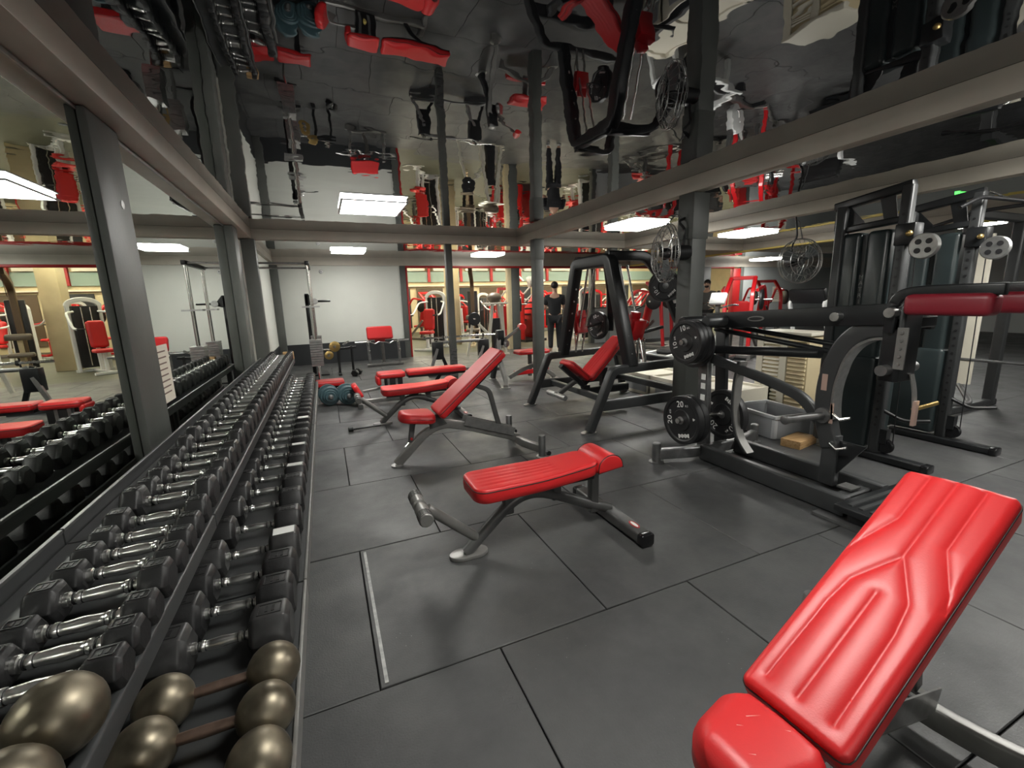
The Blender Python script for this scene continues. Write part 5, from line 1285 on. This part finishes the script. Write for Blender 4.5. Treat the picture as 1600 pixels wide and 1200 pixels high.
# ------------------------------------------------------------------ signs
t = thing('wall_notice', 'cream paper notice on the grey wall panel', 'notice', (15.68, YB - 0.012, 1.12))
M().box((0, 0, 0.20), (0.42, 0.004, 0.56)).build('sheet', 'paper', t)
for k in range(6): M().box((0, -0.003, 0.36 - k * 0.065), (0.28, 0.001, 0.018)).build('text_line', 'label_bronze', t)
t = thing('exit_sign', 'small green lit exit sign hanging from the ceiling at right', 'sign', (9.6, 3.95, 2.12))
M().box((0, 0, 0), (0.34, 0.05, 0.11)).build('case', 'exit_light', t)
M().cyl((0, 0, 0.05), (0, 0, 0.36), 0.006, 6).build('hanger', 'steel', t)
# smoke detectors on header
for (p, lab) in (((0.05, YB - 0.065, 2.22), 'small round white sensor on the back wall above the cable station'),):
    t = thing('wall_sensor', lab, 'sensor', (p[0], YB - 0.002, p[2] - 0.06))
    M().lathe([(0.045, 0), (0.045, 0.02), (0.025, 0.045)], (0, 0, 0), (0, -1, 0), 18).build('body', 'white_paint', t)
    M().lathe([(0.012, 0), (0.01, 0.01)], (0, -0.045, 0), (0, -1, 0), 10).build('lens', 'black', t)

# ------------------------------------------------------------------ people
def skin_obj(name, verts, edges, radii, material, parent, sub=2, root=0):
    me = bpy.data.meshes.new(name); me.from_pydata([Vector(v) for v in verts], edges, [])
    o = bpy.data.objects.new(name, me); COL.objects.link(o); o.parent = parent
    md = o.modifiers.new('skin', 'SKIN'); md.use_smooth_shade = True
    for i, r in enumerate(radii):
        sv = me.skin_vertices[0].data[i]; sv.radius = r if isinstance(r, tuple) else (r, r)
        sv.use_root = (i == root)
    o.modifiers.new('subdivision', 'SUBSURF').levels = sub
    o.modifiers['subdivision'].render_levels = sub
    me.materials.append(MAT[material])
    return o
def person(label, loc, rz, shirt, bottoms, H=1.76, lift=(0.5, 0.35), beard=False):
    t = thing('person', label, 'person', loc, rz)
    k = H / 1.76
    fa, fb = lift                                   # how far the forearms reach forward (+y is forward)
    J = {'pel': (0, 0, .95), 'wai': (0, .0, 1.08), 'che': (0, -.01, 1.28), 'shc': (0, -.015, 1.42), 'nek': (0, 0, 1.50), 'nek2': (0, .01, 1.56),
         'hd0': (0, .02, 1.61), 'hd1': (0, .015, 1.68), 'hd2': (0, .005, 1.745)}
    for s, q in ((-1, 'l'), (1, 'r')):
        f = fa if s < 0 else fb
        J['sh' + q] = (s * .185, -.015, 1.405); J['el' + q] = (s * .245, .02 + .05 * f, 1.13); J['wr' + q] = (s * .20, .10 + .22 * f, 1.0 + .16 * f); J['ha' + q] = (s * .19, .15 + .26 * f, .97 + .20 * f)
        J['hi' + q] = (s * .09, 0, .90); J['kn' + q] = (s * .105, .015, .50); J['an' + q] = (s * .11, -.02, .09); J['to' + q] = (s * .13, .13, .035)
    names = list(J); P = [Vector(J[n]) * k for n in names]; ix = {n: i for i, n in enumerate(names)}
    E = [('pel', 'wai'), ('wai', 'che'), ('che', 'shc'), ('shc', 'nek'), ('nek', 'nek2'), ('nek2', 'hd0'), ('hd0', 'hd1'), ('hd1', 'hd2')]
    for q in 'lr': E += [('shc', 'sh' + q), ('sh' + q, 'el' + q), ('el' + q, 'wr' + q), ('wr' + q, 'ha' + q), ('pel', 'hi' + q), ('hi' + q, 'kn' + q), ('kn' + q, 'an' + q), ('an' + q, 'to' + q)]
    R = {'pel': (.15, .11), 'wai': (.14, .10), 'che': (.165, .115), 'shc': (.13, .09), 'nek': .058, 'nek2': .055, 'hd0': (.072, .082), 'hd1': (.082, .098), 'hd2': (.055, .065)}
    for q in 'lr': R.update({'sh' + q: .06, 'el' + q: .043, 'wr' + q: .030, 'ha' + q: (.040, .022), 'hi' + q: .088, 'kn' + q: .060, 'an' + q: .040, 'to' + q: (.042, .03)})
    def sub(nm, mtl, sel, grow, ren=None):
        se = [n for n in names if n in sel]; jx = {n: i for i, n in enumerate(se)}
        vv = [Vector((ren or {}).get(n, J[n])) * k for n in se]
        ee = [(jx[a], jx[b]) for a, b in E if a in jx and b in jx]
        rr = [tuple((x + grow) * k for x in (R[n] if isinstance(R[n], tuple) else (R[n], R[n]))) for n in se]
        return skin_obj(nm, vv, ee, rr, mtl, t, 2, 0)
    body = sub('body', 'skin', set(names), 0.0)
    mid = {}
    for q in 'lr':
        a, b = Vector(J['sh' + q]), Vector(J['el' + q]); mid['el' + q] = tuple(a.lerp(b, .72))
    sub('shirt', shirt, {'pel', 'wai', 'che', 'shc', 'nek', 'shl', 'shr', 'ell', 'elr'}, 0.022, dict(mid, pel=(0, 0, .90)))
    an = {'an' + q: tuple(Vector(J['kn' + q]).lerp(Vector(J['an' + q]), .9)) for q in 'lr'}
    sub('trousers', bottoms, {'pel', 'hil', 'hir', 'knl', 'knr', 'anl', 'anr'}, 0.020, an)
    M().ball((0, -.008 * k, 1.70 * k), .098 * k, 18, 12, (0.90, 1.06, 0.95)).build('hair', 'hair', t, smooth=80)
    if beard: M().ball((0, .062 * k, 1.60 * k), .058 * k, 14, 8, (1.0, 0.75, 0.7)).build('beard', 'hair', t, smooth=80)
    M().ball((0, .112 * k, 1.655 * k), .016 * k, 10, 6, (0.9, 1, 1.5)).build('nose', 'skin', t, smooth=80)
    M().ball((0, .098 * k, 1.612 * k), .020 * k, 10, 6, (1.2, .4, .35)).build('mouth', 'red_dark', t, smooth=80)
    for s in (-1, 1):
        M().ball((s * .032 * k, .094 * k, 1.675 * k), .010 * k, 8, 6, (1.3, .6, .8)).build('eye', 'black_gloss', t)
        M().ball((s * .086 * k, .012 * k, 1.655 * k), .022 * k, 10, 6, (.4, .8, 1.3)).build('ear', 'skin', t, smooth=80)
        w = Vector(J['ha' + ('l' if s < 0 else 'r')]) * k; d = (w - Vector(J['wr' + ('l' if s < 0 else 'r')]) * k).normalized()
        for i in range(4):
            o_ = w + Vector(((i - 1.5) * .019 * k, 0, 0)) + d * .02 * k; L = (.062, .070, .066, .052)[i] * k
            M().tube([o_, o_ + d * L * .55, o_ + d * L * .85 + Vector((0, 0, -.022 * k))], .0085 * k, 7).build('finger', 'skin', body)
        th = w + Vector((-s * .035 * k, 0, .005))
        M().tube([th, th + d * .03 * k + Vector((-s * .018 * k, 0, 0)), th + d * .055 * k + Vector((-s * .014 * k, 0, -.01))], .010 * k, 7).build('thumb', 'skin', body)
        a = Vector(J['an' + ('l' if s < 0 else 'r')]) * k
        M().ball((a.x + s * .01, a.y + .075 * k, .042 * k), .05 * k, 14, 8, (0.95, 2.5, 0.82)).build('shoe', 'shoe', t, smooth=80)
    return t
person('person in a black t-shirt standing turned away beside the red stair climber', (5.35, 9.75, 0), math.radians(-30), 'cloth_black', 'cloth_black', 1.78, (0.9, 1.0))
person('bearded person in a grey t-shirt behind the exercise bikes', (9.75, 9.1, 0), math.radians(120), 'cloth_grey', 'cloth_black', 1.76, (1.0, 0.9), beard=True)
